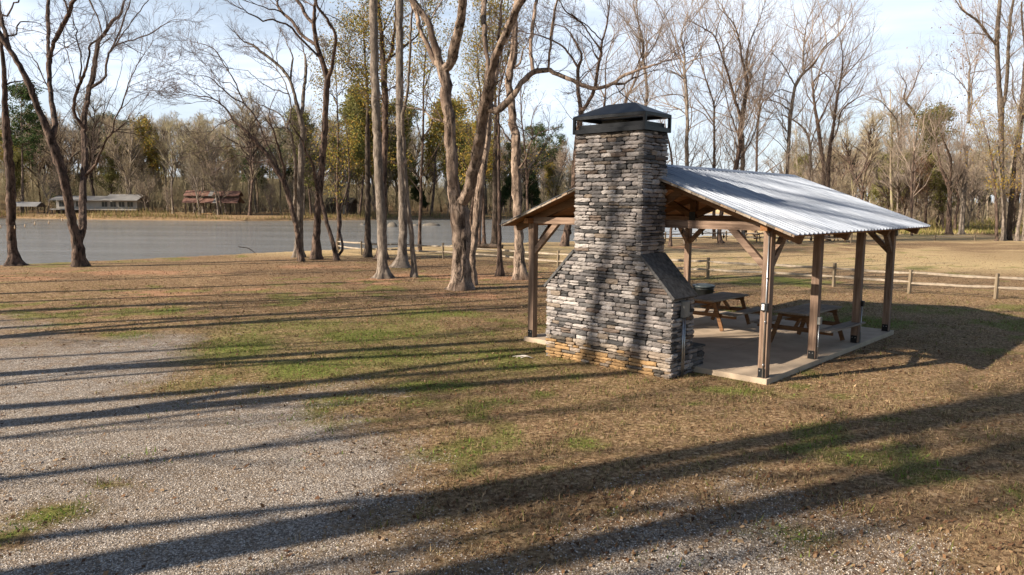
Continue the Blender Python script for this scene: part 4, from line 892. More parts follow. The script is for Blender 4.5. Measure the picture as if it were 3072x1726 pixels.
BIG = hero(T, 'big forked tree with shaggy peeling bark and a mossy limb reaching over the chimney', ('F', 1005, 1392),
     [('F', '1005,1392,185 1008,1250,155 1006,1000,150 1000,850,158 985,720,172 960,620,125 932,500,98 925,350,95 908,150,92 895,0,92'),
      ('E', '1042,1400,118 1030,1200,112 1000,1050,104 990,900,106 968,780,112 930,690,78 900,550,74 850,400,60 820,280,62 740,150,58 650,50,58 600,-30,52 520,-200,44 460,-420,32'),
      ('E', '925,700,56 870,640,54 800,480,48 720,330,46 700,230,42 690,170,36 640,80,30 600,-60,20'), ('E', '985,740,90 1040,650,90 1080,480,92 1120,300,90 1140,150,88 1160,0,90 1168,-160,80 1150,-420,60 1170,-700,40'),
      ('F', '1020,640,110 1045,560,98 1080,430,102 1120,250,100 1150,80,98 1168,0,94'), ('E', '1370,1390,110 1375,1250,104 1400,1100,118 1430,950,112 1460,750,84 1510,550,78 1580,400,78 1650,250,76 1700,100,74 1760,-20,74 1850,-250,58 1900,-550,40'),
      ('E', '1410,1110,84 1520,1145,80 1600,1080,72 1700,980,62 1780,870,56 1850,780,52 1929,735,50'), ('G', '138,735,46 240,725,46 300,750,40 420,790,40 560,850,40 700,900,38 800,895,36 930,850,36 1000,790,32 1120,730,27 1280,680,22 1440,615,12'),
      ('G', '930,852,28 1050,850,26 1130,790,18 1300,725,8'), ('G', '90,730,44 80,630,40 70,480,42 85,280,42 110,120,38 130,0,36 150,-180,26 200,-420,14'), ('G', '265,722,30 275,550,27 285,380,28 310,160,27 345,0,22 400,-160,14'),
      ('E', '1432,940,54 1425,680,40 1400,500,44 1370,250,52 1370,100,54 1385,-60,52 1380,-300,36'), ('G', '1050,850,14 1000,920,12 880,1000,8'), ('E', '830,250,14 880,130,14 940,10,10'), ('G', '150,740,12 100,600,6'),
      ('E', '1460,900,20 1560,820,16 1600,700,12 1640,560,9'), ('E', '960,1290,20 850,1230,18 780,1160,14 600,1130,9')], seed=12, dens=.75, ext=.8, bark=BARKS, rough=.06, rmax=.09, flare=1.6, zmin=4.5)
hero(T, 'leaning dark trunk close behind the right side of the big forked tree', ('F', 1120, 1352),
     [('F', '1120,1352,62 1110,1100,60 1128,850,60 1160,550,64 1195,300,60 1220,100,58 1230,0,50'), ('E', '1440,1378,46 1450,1150,42 1480,900,36 1520,650,30 1540,350,26 1560,0,20 1580,-300,14')], seed=13, dens=.8, ext=.9, bark=BARKS, rough=.04)
hero(T, 'slender straight sapling with pale stem standing on the leaf litter', ('F', 1355, 1268),
     [('F', '1355,1268,72 1350,1050,40 1345,800,36 1336,500,30 1330,250,27 1325,0,24'), ('E', '1556,1378,24 1540,1100,20 1555,900,17 1600,700,13 1640,500,8'), ('E', '1548,1200,10 1500,1000,8 1480,800,6')], seed=14, dens=1.1, ext=.7, flare=1.4, leaves=(160, .04, .1, YG))
hero(T, 'trunk at the river edge just right of the big forked tree', ('F', 1305, 1012),
     [('F', '1305,1012,66 1305,850,54 1305,700,50 1300,400,44 1300,100,40 1300,0,38'), ('E', '1520,1360,34 1510,1100,28 1500,900,22 1480,600,16 1470,300,10')], seed=15, dens=1.3, ext=1.0, bark=BARKD, leaves=(5000, .07, .3, YG))
hero(T, 'thin trunk at the river edge between two thicker ones right of the big forked tree', ('F', 1212, 985),
     [('F', '1212,985,34 1205,800,26 1200,600,24 1195,400,20 1200,100,16'), ('E', '1400,1420,14 1380,1200,10')], seed=16, dens=1.4, ext=.9, leaves=(5000, .07, .3, YG))
hero(T, 'rough-barked tree right behind the left front pavilion post', ('F', 1535, 1295),
     [('F', '1535,1295,120 1525,1150,88 1520,1000,78 1508,800,70 1495,550,76 1480,300,72 1476,100,76 1470,0,72'), ('E', '1712,1420,66 1690,1280,70 1680,1150,74 1660,1000,70 1640,850,66 1665,680,66 1690,500,60 1692,300,58 1700,100,50 1720,-20,44 1740,-250,34 1720,-500,22'),
      ('F', '1500,320,26 1570,230,18 1620,60,14'), ('F', '1525,350,18 1600,310,14 1680,200,9'), ('E', '1690,740,22 1755,650,20 1790,520,13 1850,380,8'), ('E', '1675,900,18 1600,760,13 1560,600,9'), ('F', '1480,90,24 1410,60,16 1360,-40,12')], seed=17, dens=1.0, ext=.9, rough=.05, bark=BARKS)
hero(T, 'leaning tree under the left pavilion beam, its forks rising behind the chimney cap', ('S', 1690, 738),
     [('S', '1690,738,27 1698,690,21 1706,640,19 1716,560,18 1722,450,17 1734,350,17'), ('G', '600,1160,56 590,1080,40 570,950,38 565,800,34 566,690,34 600,580,23 560,480,22 520,400,20 480,340,14 430,280,11 340,250,9'),
      ('G', '566,690,24 480,560,20 400,470,18 330,430,18 180,370,14 20,340,8'), ('G', '620,1150,42 650,1090,40 720,960,38 750,850,33 775,650,32 800,520,26 720,400,15 620,260,15 520,170,17 430,110,15 370,10,10'),
      ('G', '800,525,24 815,400,20 850,270,18 872,100,13 880,-60,9'), ('G', '775,640,16 730,530,13 690,430,12 590,330,8'), ('G', '575,830,10 640,740,8 780,710,7 900,690,4'), ('G', '808,410,12 700,300,12 600,220,10')], seed=18, dens=1.5, ext=1.2, rmax=.3)
far_r = [
 ('S', 1932, 712, [('S', '1932,712,15 1935,600,14 1932,450,12 1929,314,10'), ('G', '1270,1075,32 1286,950,28 1262,750,27 1240,600,27 1228,400,22 1180,200,15 1160,0,8'), ('G', '1265,600,14 1330,480,12 1400,330,11 1440,180,11 1510,60,6'), ('G', '1440,180,8 1360,0,6'), ('G', '1230,420,14 1150,350,10 1080,230,7'), ('G', '1240,620,14 1200,500,14 1200,300,12 1140,100,8')], 'bare tree with many upright stems rising directly behind the chimney cap'),
 ('S', 1806, 716, [('S', '1806,716,11 1806,560,10 1806,400,8 1805,314,7'), ('G', '840,1085,22 852,950,15 850,700,12 870,550,9 940,350,5'), ('G', '852,900,9 960,820,7 1080,640,5')], 'thin bare tree hidden low behind the chimney with its crown above the cap'),
 ('S', 1900, 708, [('S', '1900,708,12 1890,560,11 1872,400,10 1868,306,9'), ('G', '1060,1050,30 1110,920,25 1170,790,20 1210,680,14 1250,560,9')], 'bare leaning tree above the left half of the chimney cap'),
 ('S', 2056, 722, [('S', '2056,722,16 2056,640,14 2056,560,13 2055,480,12 2053,420,11'), ('G', '1702,1447,34 1702,1250,34 1690,1000,34 1678,830,30 1660,660,27 1668,560,18 1640,430,15 1620,350,12 1660,230,8 1720,130,5'), ('G', '1672,650,16 1740,600,11 1800,560,11 1830,480,8 1929,350,5'), ('G', '1655,640,16 1600,570,12 1560,530,11 1490,490,6'), ('G', '1655,810,14 1560,720,11 1480,715,8 1380,800,5'), ('G', '1690,1000,14 1640,960,10 1500,950,9 1330,1000,6'), ('G', '1695,1190,14 1620,1100,11 1500,1060,8')], 'bare tree with a straight trunk just right of the chimney above the ridge'),
 ('S', 2008, 731, [('S', '2008,731,12 2010,690,8 2012,600,7 2010,480,6 1990,380,4'), ('S', '2011,620,4 2030,540,3 2020,450,2')], 'small slim tree seen under the tie beam beside the stone chimney'),
 ('S', 2161, 719, [('S', '2161,719,16 2155,690,13 2165,600,12 2180,520,12 2198,505,13'), ('H', '560,1390,36 590,1200,34 600,1050,34 612,950,34 630,800,34 648,680,38 622,560,20 600,470,18 580,330,15 540,200,12 480,120,9 400,40,5'), ('H', '655,670,18 678,600,18 640,530,15 640,400,13 680,280,10 740,130,7 780,0,4'), ('H', '600,960,22 550,820,22 510,680,18 460,520,16 400,350,13 350,260,11 230,190,7 160,155,4'), ('H', '580,1150,12 540,1000,12 500,900,10 470,780,8 440,600,8'), ('H', '570,1340,12 690,1130,10 740,960,9 780,640,6')], 'largest bare tree above the roof ridge, with several arching limbs'),
 ('S', 2226, 716, [('S', '2226,716,15 2224,640,14 2223,560,14 2222,500,13'), ('H', '620,1390,36 618,1250,32 612,1120,28 600,1000,18 610,860,13 660,700,8')], 'straight dark trunk touching the largest bare tree above the ridge'),
 ('S', 2140, 706, [('S', '2140,706,10 2138,600,9 2137,500,9'), ('H', '385,1380,22 380,1200,20 375,1000,17 370,850,14 320,700,10 270,540,8 230,480,5'), ('H', '376,1040,10 290,930,9 180,870,7'), ('H', '373,900,9 440,720,7')], 'thin bare tree above the ridge left of the largest one'),
 ('S', 2265, 706, [('S', '2265,706,9 2264,600,8 2264,510,8'), ('H', '735,1400,20 735,1150,18 742,1000,15 772,830,13 850,770,9 900,700,5'), ('H', '772,830,9 780,640,7 800,500,4'), ('H', '745,980,8 700,780,6')], 'thin bare tree above the ridge right of the largest one'),
 ('S', 2356, 714, [('S', '2356,714,11 2356,620,10 2356,560,9 2356,515,9'), ('H', '990,1420,24 1000,1150,27 1015,900,27 1040,720,24 1070,640,26 1120,570,20 1200,500,15 1280,360,13 1400,250,9 1480,120,5'), ('H', '1108,575,16 1110,420,14 1120,280,11 1145,130,7 1200,30,4'), ('H', '1050,690,11 980,570,9 920,480,7 860,420,4'), ('H', '1010,900,13 940,840,11 860,810,8 700,800,5'), ('H', '1020,740,9 930,715,7 880,740,4'), ('H', '1122,430,8 1200,350,7 1330,200,5'), ('H', '1005,1080,8 975,1050,8')], 'bare tree over the end of the roof ridge with branches sweeping right'),
 ('S', 2468, 702, [('S', '2468,702,14 2467,600,12 2466,510,12'), ('H', '1305,1400,34 1270,1200,30 1240,1000,28 1212,850,20 1200,650,14 1300,560,7'), ('H', '1240,1000,14 1310,850,11 1380,700,8'), ('H', '1215,850,10 1150,760,7')], 'leaning bare trunk with tangled low branches right of the ridge end'),
 ('S', 2482, 706, [('S', '2482,706,13 2480,600,11 2480,520,11'), ('H', '1332,1420,28 1350,1150,27 1380,950,21 1402,750,19 1430,600,14 1440,420,9 1420,300,5'), ('H', '1350,1160,14 1400,1060,11 1440,880,10 1558,780,7'), ('H', '1405,750,10 1500,650,8 1558,560,6'), ('H', '1400,760,9 1340,620,8 1220,530,6')], 'bare tree with a wide rounded crown right of the ridge end'),
 ('S', 2426, 700, [('S', '2426,700,10 2425,600,9 2424,510,9'), ('H', '1180,1420,24 1180,1200,19 1140,1060,17 1040,970,11 960,930,6'), ('H', '1182,1190,12 1220,1050,9 1300,900,6')], 'low bare tree leaning left over the roof end'),
 ('J', 640, 838, [('J', '640,838,16 635,650,16 632,450,18 640,250,16 650,100,13'), ('J', '650,680,12 655,400,12 665,150,9'), ('J', '640,300,9 740,160,6')], 'twin straight trunks just beyond the eave corner'),
 ('J', 520, 700, [('J', '520,700,30 530,560,28 570,420,26 600,250,20 640,120,15 668,0,12'), ('I', '795,1447,20 822,1200,24 790,1170,18'), ('I', '770,1150,28 750,1080,26 660,960,17 680,820,10 620,720,6'), ('I', '705,960,14 750,850,13 800,700,10 850,600,5'), ('I', '800,1120,9 860,960,7 940,860,4')], 'leaning bare tree with a dense witch-broom knot of twigs beyond the eave'),
 ('J', 508, 790, [('J', '508,790,14 512,600,14 510,300,14 515,0,13'), ('I', '615,1447,18 600,1300,17 580,1180,15 500,1070,10 420,990,7'), ('I', '620,1420,13 635,1200,12 630,1000,7')], 'slim bare tree leaning left beyond the eave'),
 ('J', 960, 822, [('J', '960,822,64 960,740,44 960,650,38 962,450,30 930,350,28 880,230,20 850,60,12 830,-60,7'), ('J', '965,450,15 970,250,15 960,150,22 920,50,13 880,-60,8'), ('J', '962,500,8 1040,330,6')], 'pale thick-footed tree at the far edge of the field'),
 ('J', 1020, 792, [('J', '1015,792,30 1015,700,24 1032,600,20 1042,500,20 1020,400,18 1040,250,14 1060,50,10'), ], 'crooked dark trunk between the two pale trees at the field edge'),
 ('J', 1066, 815, [('J', '1066,815,44 1078,620,34 1090,400,30 1098,250,30 1106,50,26'), ('I', '1330,1200,26 1330,900,25 1330,700,20 1335,600,13 1300,450,8 1250,250,4'), ('I', '1355,1130,18 1360,1000,18 1355,800,14 1400,600,7'), ('I', '1330,900,8 1180,720,6 1050,640,3')], 'tall straight silvery tree with a few rust leaves at the field edge'),
 ('J', 895, 765, [('J', '895,765,24 890,600,20 885,400,18 880,200,14 870,0,10')], 'dark straight trunk left of the pale thick-footed tree'),
 ('J', 780, 725, [('J', '780,725,16 790,550,13 795,350,12 800,100,9')], 'slim pale trunk in the wood beyond the eave'),
 ('J', 710, 705, [('J', '710,705,14 705,500,12 705,300,11 710,100,8')], 'slim trunk in the wood between the eave and the field edge'),
 ('J', 1215, 730, [('J', '1215,730,18 1222,550,15 1238,350,14 1245,150,10')], 'slender pale trunk in the wood behind the silvery tree'),
 ('J', 1150, 720, [('J', '1150,720,14 1155,550,12 1160,350,11 1165,150,8')], 'thin dark trunk in the wood behind the silvery tree'),
]
for i, (rg_, x, y, lb, lab) in enumerate(far_r):
    hero(T, lab, (rg_, x, y), lb, seed=40+i, dens=1.9, ext=2.3 if i not in (4,) else .8, rmax=.5, zmin=2.5, bark=BARK if i % 3 else BARKP, twigm=TWIGF, flare=1.5, leaves=(500, .12, .25, RUST) if 'rust' in lab else None, up=.08, fine=1.0)
for i, (b, lb, lab, bk, lf) in enumerate([
 (('J', 1435, 864), [('J', '1435,864,42 1438,720,34 1435,600,32 1418,400,36 1408,250,40 1405,100,40'), ('I', '1665,1400,46 1668,1200,46 1662,1050,56 1642,850,42 1625,600,38 1610,400,40 1615,200,38 1630,0,34 1640,-200,26'), ('I', '1665,1060,42 1700,950,34 1720,700,34 1730,400,29 1740,150,27 1760,0,24 1790,-200,16'), ('I', '1602,400,28 1500,270,21 1400,140,24 1280,60,17 1220,0,11 1150,-120,6'), ('I', '1735,350,14 1780,200,10'), ('I', '1610,590,8 1500,450,6')], 'large forked pale tree at the right side, its low limb reaching left at the top', BARKP, None),
 (('J', 1378, 868), [('J', '1378,868,26 1374,700,25 1370,600,23 1355,400,18 1330,200,13 1290,0,9')], 'slim trunk wrapped in bright yellow vine leaves at the right edge of the field', BARK, (1500, .07, .28, YEL)),
 (('J', 1480, 862), [('J', '1480,862,44 1490,700,46 1502,500,38 1515,300,30 1525,150,24 1540,0,18')], 'dark charred-looking trunk among the pale ones at the right edge', BARKD, (250, .07, .3, YEL)),
 (('J', 1535, 760), [('J', '1535,760,36 1542,600,34 1552,450,34 1548,250,46 1550,50,50'), ('I', '1868,1300,46 1880,1100,50 1880,1000,52 1905,800,54 1912,650,56 1920,450,48 1880,250,20 1862,80,18 1860,-60,15'), ('I', '1880,1150,20 1830,1020,15 1780,880,12 1780,650,10 1740,550,6')], 'stout grey-brown trunk near the right edge leaning out at the top', BARK, None),
 (('J', 1552, 866), [('J', '1552,866,36 1562,740,30 1590,560,26 1600,300,24 1605,100,22 1612,-60,18'), ('J', '1600,200,10 1500,30,7')], 'white-barked slender tree at the right edge of the picture', BARKP, None),
 (('J', 1610, 866), [('J', '1610,866,30 1625,650,26 1640,400,24 1650,100,20')], 'white-barked tree cut by the right edge of the picture', BARKP, None)]):
    hero(T, lab, b, lb, seed=90+i, dens=1.6, ext=1.7, rmax=.4, zmin=4 if i != 1 else 1.5, bark=bk, twigm=TWIGF, leaves=lf, flare=1.4)

# ------------------------------------------------------------------ trees outside the left edge whose shadows cross the ground
SHD = [((1000, 1607), 12, 21, .30, .42), ((1000, 1650), 15, 23, .30, .5), ((2072, 1590), 17, 22, .26, .35), ((0, 1276), 9.5, 23, .27, .55), ((0, 1222), 13, 24, .24, .5), ((0, 1133), 10, 22, .25, .5), ((0, 1085), 15, 18, .14, .4),
       ((0, 1026), 9, 22, .25, .45), ((0, 1000), 12, 20, .2, .4), ((0, 952), 10, 22, .2, .45), ((0, 905), 8, 20, .2, .4), ((1536, 1790), 20, 22, .3, .35), ((0, 1420), 16, 19, .2, .3), ((0, 1178), 11, 17, .10, .25), ((0, 1052), 14, 19, .12, .3), ((0, 975), 13, 18, .10, .25), ((0, 925), 9, 20, .16, .3), ((0, 880), 7, 19, .13, .3), ((400, 1340), 18, 20, .13, .3), ((2300, 1500), 26, 21, .16, .25), ((700, 1500), 19, 21, .15, .3)]
for i, (a, t, h, r, f) in enumerate(SHD):
    A = gp(*a); b = A-SD*t
    generic('bare_tree', 'tall bare tree standing outside the left edge of the picture', 'tree', (b[0], b[1], 0), h, r, f, 24 if i < 3 else 16, .2, 200+i, .03 if i < 13 else .07, BARK, TWIG, None, (5, 4, 0), .85, 1.25, 'trees left of the picture that shade the gravel', i % 2, (.45, 1.0))

# ------------------------------------------------------------------ woods across the river and beyond the field
lib = {}
def far_tree(kind, x, y, s, rz, label, cat, group):
    z = gz(x, y)-.1
    nm, make = KIND[kind]
    if kind not in lib:
        r = make(); r.location = (x, y, z); r.rotation_euler = (0, 0, rz); r.scale = (s, s, s); tag(r, label, cat, group); lib[kind] = r; return r
    return dup(lib[kind], (x, y, z), rz, s, label, cat, group)
def mk(seed, **k): return lambda: generic(KN[0], 'x', 'tree', (0, 0, 0), seed=seed, twigm=TWIGF, **k)
KN = ['bare_tree']
FW = dict(fine=(6, 6, 3), tw=2.6, k0=7)
KIND = {}
for i in range(6):
    KIND['b%d' % i] = ('bare_tree', (lambda i=i: generic('bare_tree', 'x', 'tree', (0, 0, 0), h=17+i % 3, r=.2+.03*(i % 3), first=.22 if i % 2 else .35, n1=26, l1=.26, seed=300+i, lean=.05, bark=BARK if i % 2 else BARKP, twigm=TWIGW, fork=i % 3, wid=1.0, **FW)))
for i in range(3):
    KIND['w%d' % i] = ('bare_tree', (lambda i=i: generic('bare_tree', 'x', 'tree', (0, 0, 0), h=9+i, r=.13, first=.12, n1=24, l1=.36, seed=320+i, lean=.12, bark=BARKP, twigm=TWIGW, fork=2, wid=1.0, fine=(6, 6, 2), tw=1.7, k0=6, ang=(.5, 1.1))))
for i in range(2):
    KIND['y%d' % i] = ('leafy_tree', (lambda i=i: generic('leafy_tree', 'x', 'tree', (0, 0, 0), h=17, r=.22, first=.25, n1=30, l1=.25, seed=330+i, twigm=TWIGW, fine=(6, 5, 0), tw=1.6, k0=7, leaves=(9000, .17, .35, YG if i else [(.19, .19, .06), (.24, .22, .07), (.16, .15, .05)]))))
KIND['r0'] = ('leafy_tree', lambda: generic('leafy_tree', 'x', 'tree', (0, 0, 0), h=15, r=.2, first=.2, n1=28, l1=.25, seed=340, twigm=TWIGW, fine=(6, 5, 0), tw=1.6, k0=7, leaves=(4500, .15, .35, RUST)))
for i in range(2):
    KIND['p%d' % i] = ('pine_tree', (lambda i=i: generic('pine_tree', 'x', 'tree', (0, 0, 0), h=21, r=.26, first=.38 if i else .5, n1=40, l1=.17, seed=350+i, bark=BARKS, twigm=TWIGW, fine=(6, 3, 0), tw=1.4, k0=7, ang=(.9, 1.4), up=.03, leaves=(9500, .17, .22, PINE))))
KIND['c0'] = ('cedar_tree', lambda: generic('cedar_tree', 'x', 'tree', (0, 0, 0), h=10, r=.16, first=.06, n1=40, l1=.24, seed=360, bark=BARK, twigm=TWIGW, fine=(5, 3, 0), tw=1.4, k0=6, ang=(.9, 1.3), up=.04, leaves=(12000, .16, .22, [(.045, .07, .022), (.065, .085, .03)])))
wr = np.random.default_rng(77)
def place(kinds, probs, n, xr, yr, cond, smin, smax, lab, cat, group, mind):
    pts = []; tries = 0
    while len(pts) < n and tries < n*60:
        tries += 1; x, y = wr.uniform(*xr), wr.uniform(*yr)
        if not cond(x, y) or any((x-a)**2+(y-b)**2 < mind**2 for a, b in pts): continue
        pts.append((x, y)); k = kinds[wr.choice(len(kinds), p=np.array(probs)/sum(probs))]
        far_tree(k, x, y, wr.uniform(smin, smax), wr.uniform(0, 6.28), lab[k[0]] if isinstance(lab, dict) else lab, cat, group)
def side(x, y):
    P_ = np.array([(x, y)]); sd = sdist(P_, RIV)[0]; far = abs(sdist(P_, FARL, False)[0]) < abs(sdist(P_, NEARL, False)[0]); return sd, far
def inview(x, y, m=1.1): return abs(x) < y*.72*m+6
BK = ['b0', 'b1', 'b2', 'b3', 'b4', 'b5']
def c_far1(x, y):
    sd, far = side(x, y); return far and 9 < sd < 45 and inview(x, y) and y < 260
def c_far2(x, y):
    sd, far = side(x, y); return far and sd > 38 and inview(x, y) and x < .18*y
place(BK, [1]*6, 80, (-200, 70), (155, 290), c_far1, 1.05, 1.4, 'bare grey tree at the front of the wood across the river', 'tree', 'bare trees at the front of the wood across the river', 4.0)
WOODM = bark_mat('wood_mass', (.16, .125, .09), (.42, .35, .27), (.24, .235, .11), .05)
def mass(name, label, n, xr, yr, cond, hr, seed, tw=1.0):
    rg = np.random.default_rng(seed); P = np.column_stack([rg.uniform(*xr, n*30), rg.uniform(*yr, n*30)]); sd = sdist(P, RIV); far = np.abs(sdist(P, FARL, False)) < np.abs(sdist(P, NEARL, False))
    P = P[cond(P[:, 0], P[:, 1], sd, far)][:n]; m = len(P); hh = rg.uniform(*hr, m); D = unit(np.column_stack([rg.normal(0, .05, (m, 2)), np.ones(m)]))
    P0, R0 = grow(np.column_stack([P, height(P)-.2]), D, hh, hh*.011, 9, rg, .05, .05)
    P1, R1 = grow(*spawn(P0, R0, np.full(m, 22), rg, 2.2, 5.0, .5, 1.0, .013, .22, .15), 6, rg, .13, .08)
    P2, R2 = grow(*spawn(P1, R1, np.full(len(P1), 6), rg, .9, 2.3, .4, .9, .012, .15, .1), 4, rg, .18, .05)
    P3, R3 = grow(*spawn(P2, R2, np.full(len(P2), 5), rg, .4, 1.1, .4, .9, .012, .1, .05), 3, rg, .2, .0)
    a_, b_ = TM(), TM(); t_ = TM(); t_.add(P0, R0, 5); t_.add(P1, R1, 3); t_.add(P2, np.maximum(R2, .016)*tw, 3); t_.add(P3, np.maximum(R3, .012)*tw, 3)
    tag(obj(name, t_.mesh(name), WOODM), label, 'wood', None, 'stuff')
mass('distant_wood', 'bare grey-brown wood rising behind the front trees across the river', 500, (-340, 60), (190, 360), lambda x, y, sd, far: far & (sd > 32) & (x > -1.15*y) & (x < .2*y), (18, 25), 401, 1.7)
place(['w0', 'w1', 'w2'], [1]*3, 38, (-190, 70), (150, 290), lambda x, y: side(x, y)[1] and 6 < side(x, y)[0] < 22 and inview(x, y), .7, 1.3, 'low spreading bare tree on the far river bank', 'tree', 'low bare trees on the far river bank', 3.5)
place(['y0', 'y1', 'r0'], [3, 2, 2], 26, (-200, 50), (160, 280), lambda x, y: side(x, y)[1] and side(x, y)[0] > 14 and inview(x, y), .8, 1.2, {'y': 'tree with thin yellow-green leaves in the wood across the river', 'r': 'tree with thin rust-brown leaves in the wood across the river'}, 'tree', 'leafy trees in the wood across the river', 8)
place(['c0', 'p1'], [3, 1], 22, (-200, 70), (160, 300), lambda x, y: side(x, y)[1] and side(x, y)[0] > 14 and inview(x, y), .8, 1.25, {'c': 'dark green cedar in the wood across the river', 'p': 'dark green pine in the wood across the river'}, 'tree', 'evergreens in the wood across the river', 9)
def bank(xs, extra):
    d = 100.0
    while d < 600:
        p = at(xs, 640, d); sd, far = side(p[0], p[1])
        if far and sd > 0: return d+extra
        d += 2
    return d
def one(kind, xs, depth, top, label, cat='tree'):      # a tree whose top reaches photo row `top`
    p = at(xs, 640, depth); z = gz(p[0], p[1]); tp = at(xs, top, depth)[2]; hh = {'p': 21, 'y': 17, 'b': 18, 'c': 10, 'r': 15, 'w': 10}[kind[0]]
    far_tree(kind, p[0], p[1], (tp-z)/hh, wr.uniform(0, 6), label, cat, None)
one('p0', 62, bank(62, 10), 292, 'tall dark green pine behind the leaning trunks at the left edge')
one('y1', 492, bank(492, 40), 395, 'bright yellow-green tree topping the wood above the left house')
one('p0', 1598, bank(1598, 30), 388, 'round-topped pine left of the chimney above the far wood')
one('p1', 1660, bank(1660, 40), 396, 'second pine beside the chimney above the far wood')
one('p1', 860, bank(860, 40), 385, 'pine above the wood behind the broken-limbed tree')
one('p0', 1010, bank(1010, 30), 385, 'pine above the wood left of the first pale pole')
one('c0', 1590, bank(1590, 8), 520, 'broad dark cedar thicket on the far bank beside the chimney')
one('c0', 1500, bank(1500, 8), 540, 'dark cedar on the far bank right of the big forked tree')
one('y0', 1400, bank(1400, 10), 400, 'golden-leaved tree on the far bank behind the fork of the big tree')
one('y1', 1075, bank(1075, 10), 330, 'yellow-green tree on the far bank left of the pale poles')
for k_, (xs, tp) in enumerate(((1035, 300), (1125, 330), (1205, 345), (1290, 310), (1372, 335), (1455, 380), (930, 370))):
    one('y%d' % (k_ % 2), xs, bank(xs, 6+3*(k_ % 3)), tp, ['golden olive tree on the far bank between the first pole and the slim dark trunk', 'golden olive tree on the far bank framed by the two pole-straight trunks', 'golden olive tree on the far bank just right of the second pole', 'tallest golden olive tree on the far bank left of the big fork', 'golden olive tree on the far bank under the big fork', 'golden olive tree on the far bank right of the big forked tree', 'golden olive tree on the far bank right of the arching forked tree'][k_])
for k_, (xs, ys, hh_, lab) in enumerate(((1408, 741, 19, 'slender yellow-leaved tree on the near bank right behind the big forked tree'), (1436, 748, 15, 'slender yellow-leaved sapling between trunks right of the big forked tree'), (1258, 757, 17, 'slender yellow-leaved tree on the near bank left of the big forked tree'), (1010, 756, 13, 'slender yellow-leaved sapling at the bank beside the twisted tree'), (1590, 733, 14, 'slender bare-topped sapling with few yellow leaves behind the left pavilion post'))):
    c = gp(xs, ys); generic('leafy_tree', lab, 'tree', (c[0], c[1], gz(*c)), hh_, .11, .2, 26, .22, 500+k_, .03, BARK, TWIG, (5200 if k_ < 4 else 900, .06, .22, YG), (5, 5, 0), .9, 1.0)
one('p1', 395, bank(395, 90), 372, 'pine top on the skyline above the white house'); one('p0', 330, bank(330, 100), 375, 'small pine top on the skyline left of the yellow tree')
# right-hand wood
def c_r(x, y):
    sd, far = side(x, y); return (not far) and sd > 6 and inview(x, y, 1.02) and x > .31*y and y > 80+max(0, .62-x/y)*45
place(BK, [1]*6, 66, (30, 170), (72, 200), c_r, .4, .72, 'bare tree in the wood beyond the right-hand field', 'tree', 'bare trees in the wood beyond the right-hand field', 4.5)
place(['w0', 'w1', 'w2'], [1]*3, 34, (30, 150), (78, 170), c_r, .55, 1.0, 'low bare tree in the wood beyond the right-hand field', 'tree', 'low bare trees in the wood beyond the right-hand field', 4)
place(['y0', 'c0', 'r0'], [3, 1, 1], 14, (35, 150), (85, 180), c_r, .4, .7, {'y': 'thin yellow-green tree in the wood beyond the right-hand field', 'c': 'dark cedar in the wood beyond the right-hand field', 'r': 'rusty-leaved tree in the wood beyond the right-hand field'}, 'tree', 'leafy trees in the wood beyond the right-hand field', 8)
def c_m(x, y):
    sd, far = side(x, y); return far and sd > 4 and .10*y < x < .55*y and y > 200
mass('skyline_wood', 'bare skyline wood far off behind the pavilion roof', 150, (10, 200), (215, 480), lambda x, y, sd, far: far & (sd > 4) & (x > .05*y) & (x < .40*y), (11, 16), 402, 1.6)
mass('field_wood', 'bare brown wood behind the trees of the right-hand field', 140, (30, 200), (95, 270), lambda x, y, sd, far: (~far) & (sd > 8) & (x > .29*y) & (x < .78*y), (13, 19), 403, 1.2)
one('y0', 2690, 100, 455, 'thin-leaved olive tree left of the silvery tree'); one('y0', 2775, 96, 330, 'tall olive-leaved tree left of the silvery tree'); one('y0', 2830, 98, 480, 'olive tree behind the pale thick-footed tree')

# underbrush and bank vegetation
def brush(name, n, cond, xr, yr, h0, h1, mat, label, cat, seed, k=5):
    rg = np.random.default_rng(seed); P = np.column_stack([rg.uniform(*xr, n*6), rg.uniform(*yr, n*6)]); sd = sdist(P, RIV)
    far = np.abs(sdist(P, FARL, False)) < np.abs(sdist(P, NEARL, False)); P = P[cond(P[:, 0], P[:, 1], sd, far)][:n]; m = len(P)
    if m == 0: return
    Z = height(P)-.05; D = unit(np.column_stack([rg.normal(0, .35, m), rg.normal(0, .35, m), np.ones(m)]))
    P1, R1 = grow(np.column_stack([P, Z]), D, rg.uniform(h0, h1, m), np.full(m, .03), 5, rg, .12, .03)
    P2, R2 = grow(*spawn(P1, R1, np.full(m, k), rg, h0*.4, h1*.5, .4, .9, .012, .1, .1), 4, rg, .2, .05)
    P3, R3 = grow(*spawn(P2, R2, np.full(len(P2), 3), rg, h0*.2, h1*.25, .4, .9, .012, .1, .05), 3, rg, .2, .0)
    t_ = TM(); t_.add(P1, R1, 3); t_.add(P2, np.maximum(R2, .012), 3); t_.add(P3, np.maximum(R3, .010), 3); tag(obj(name, t_.mesh(name), mat), label, cat, None, 'stuff')
brush('underbrush', 5200, lambda x, y, sd, far: far & (sd > 16) & (sd < 75) & (np.abs(x) < y*.8), (-220, 90), (160, 330), 3.5, 11, TWIGW, 'grey bare underbrush filling the wood across the river', 'underbrush', 5)
brush('thicket', 1500, lambda x, y, sd, far: (~far) & (sd > 4) & (x > .38*y) & (x < .8*y) & (y > 95), (30, 190), (90, 220), 1.5, 4.5, TWIGW, 'grey bare thicket filling the wood beyond the right-hand field', 'thicket', 6)
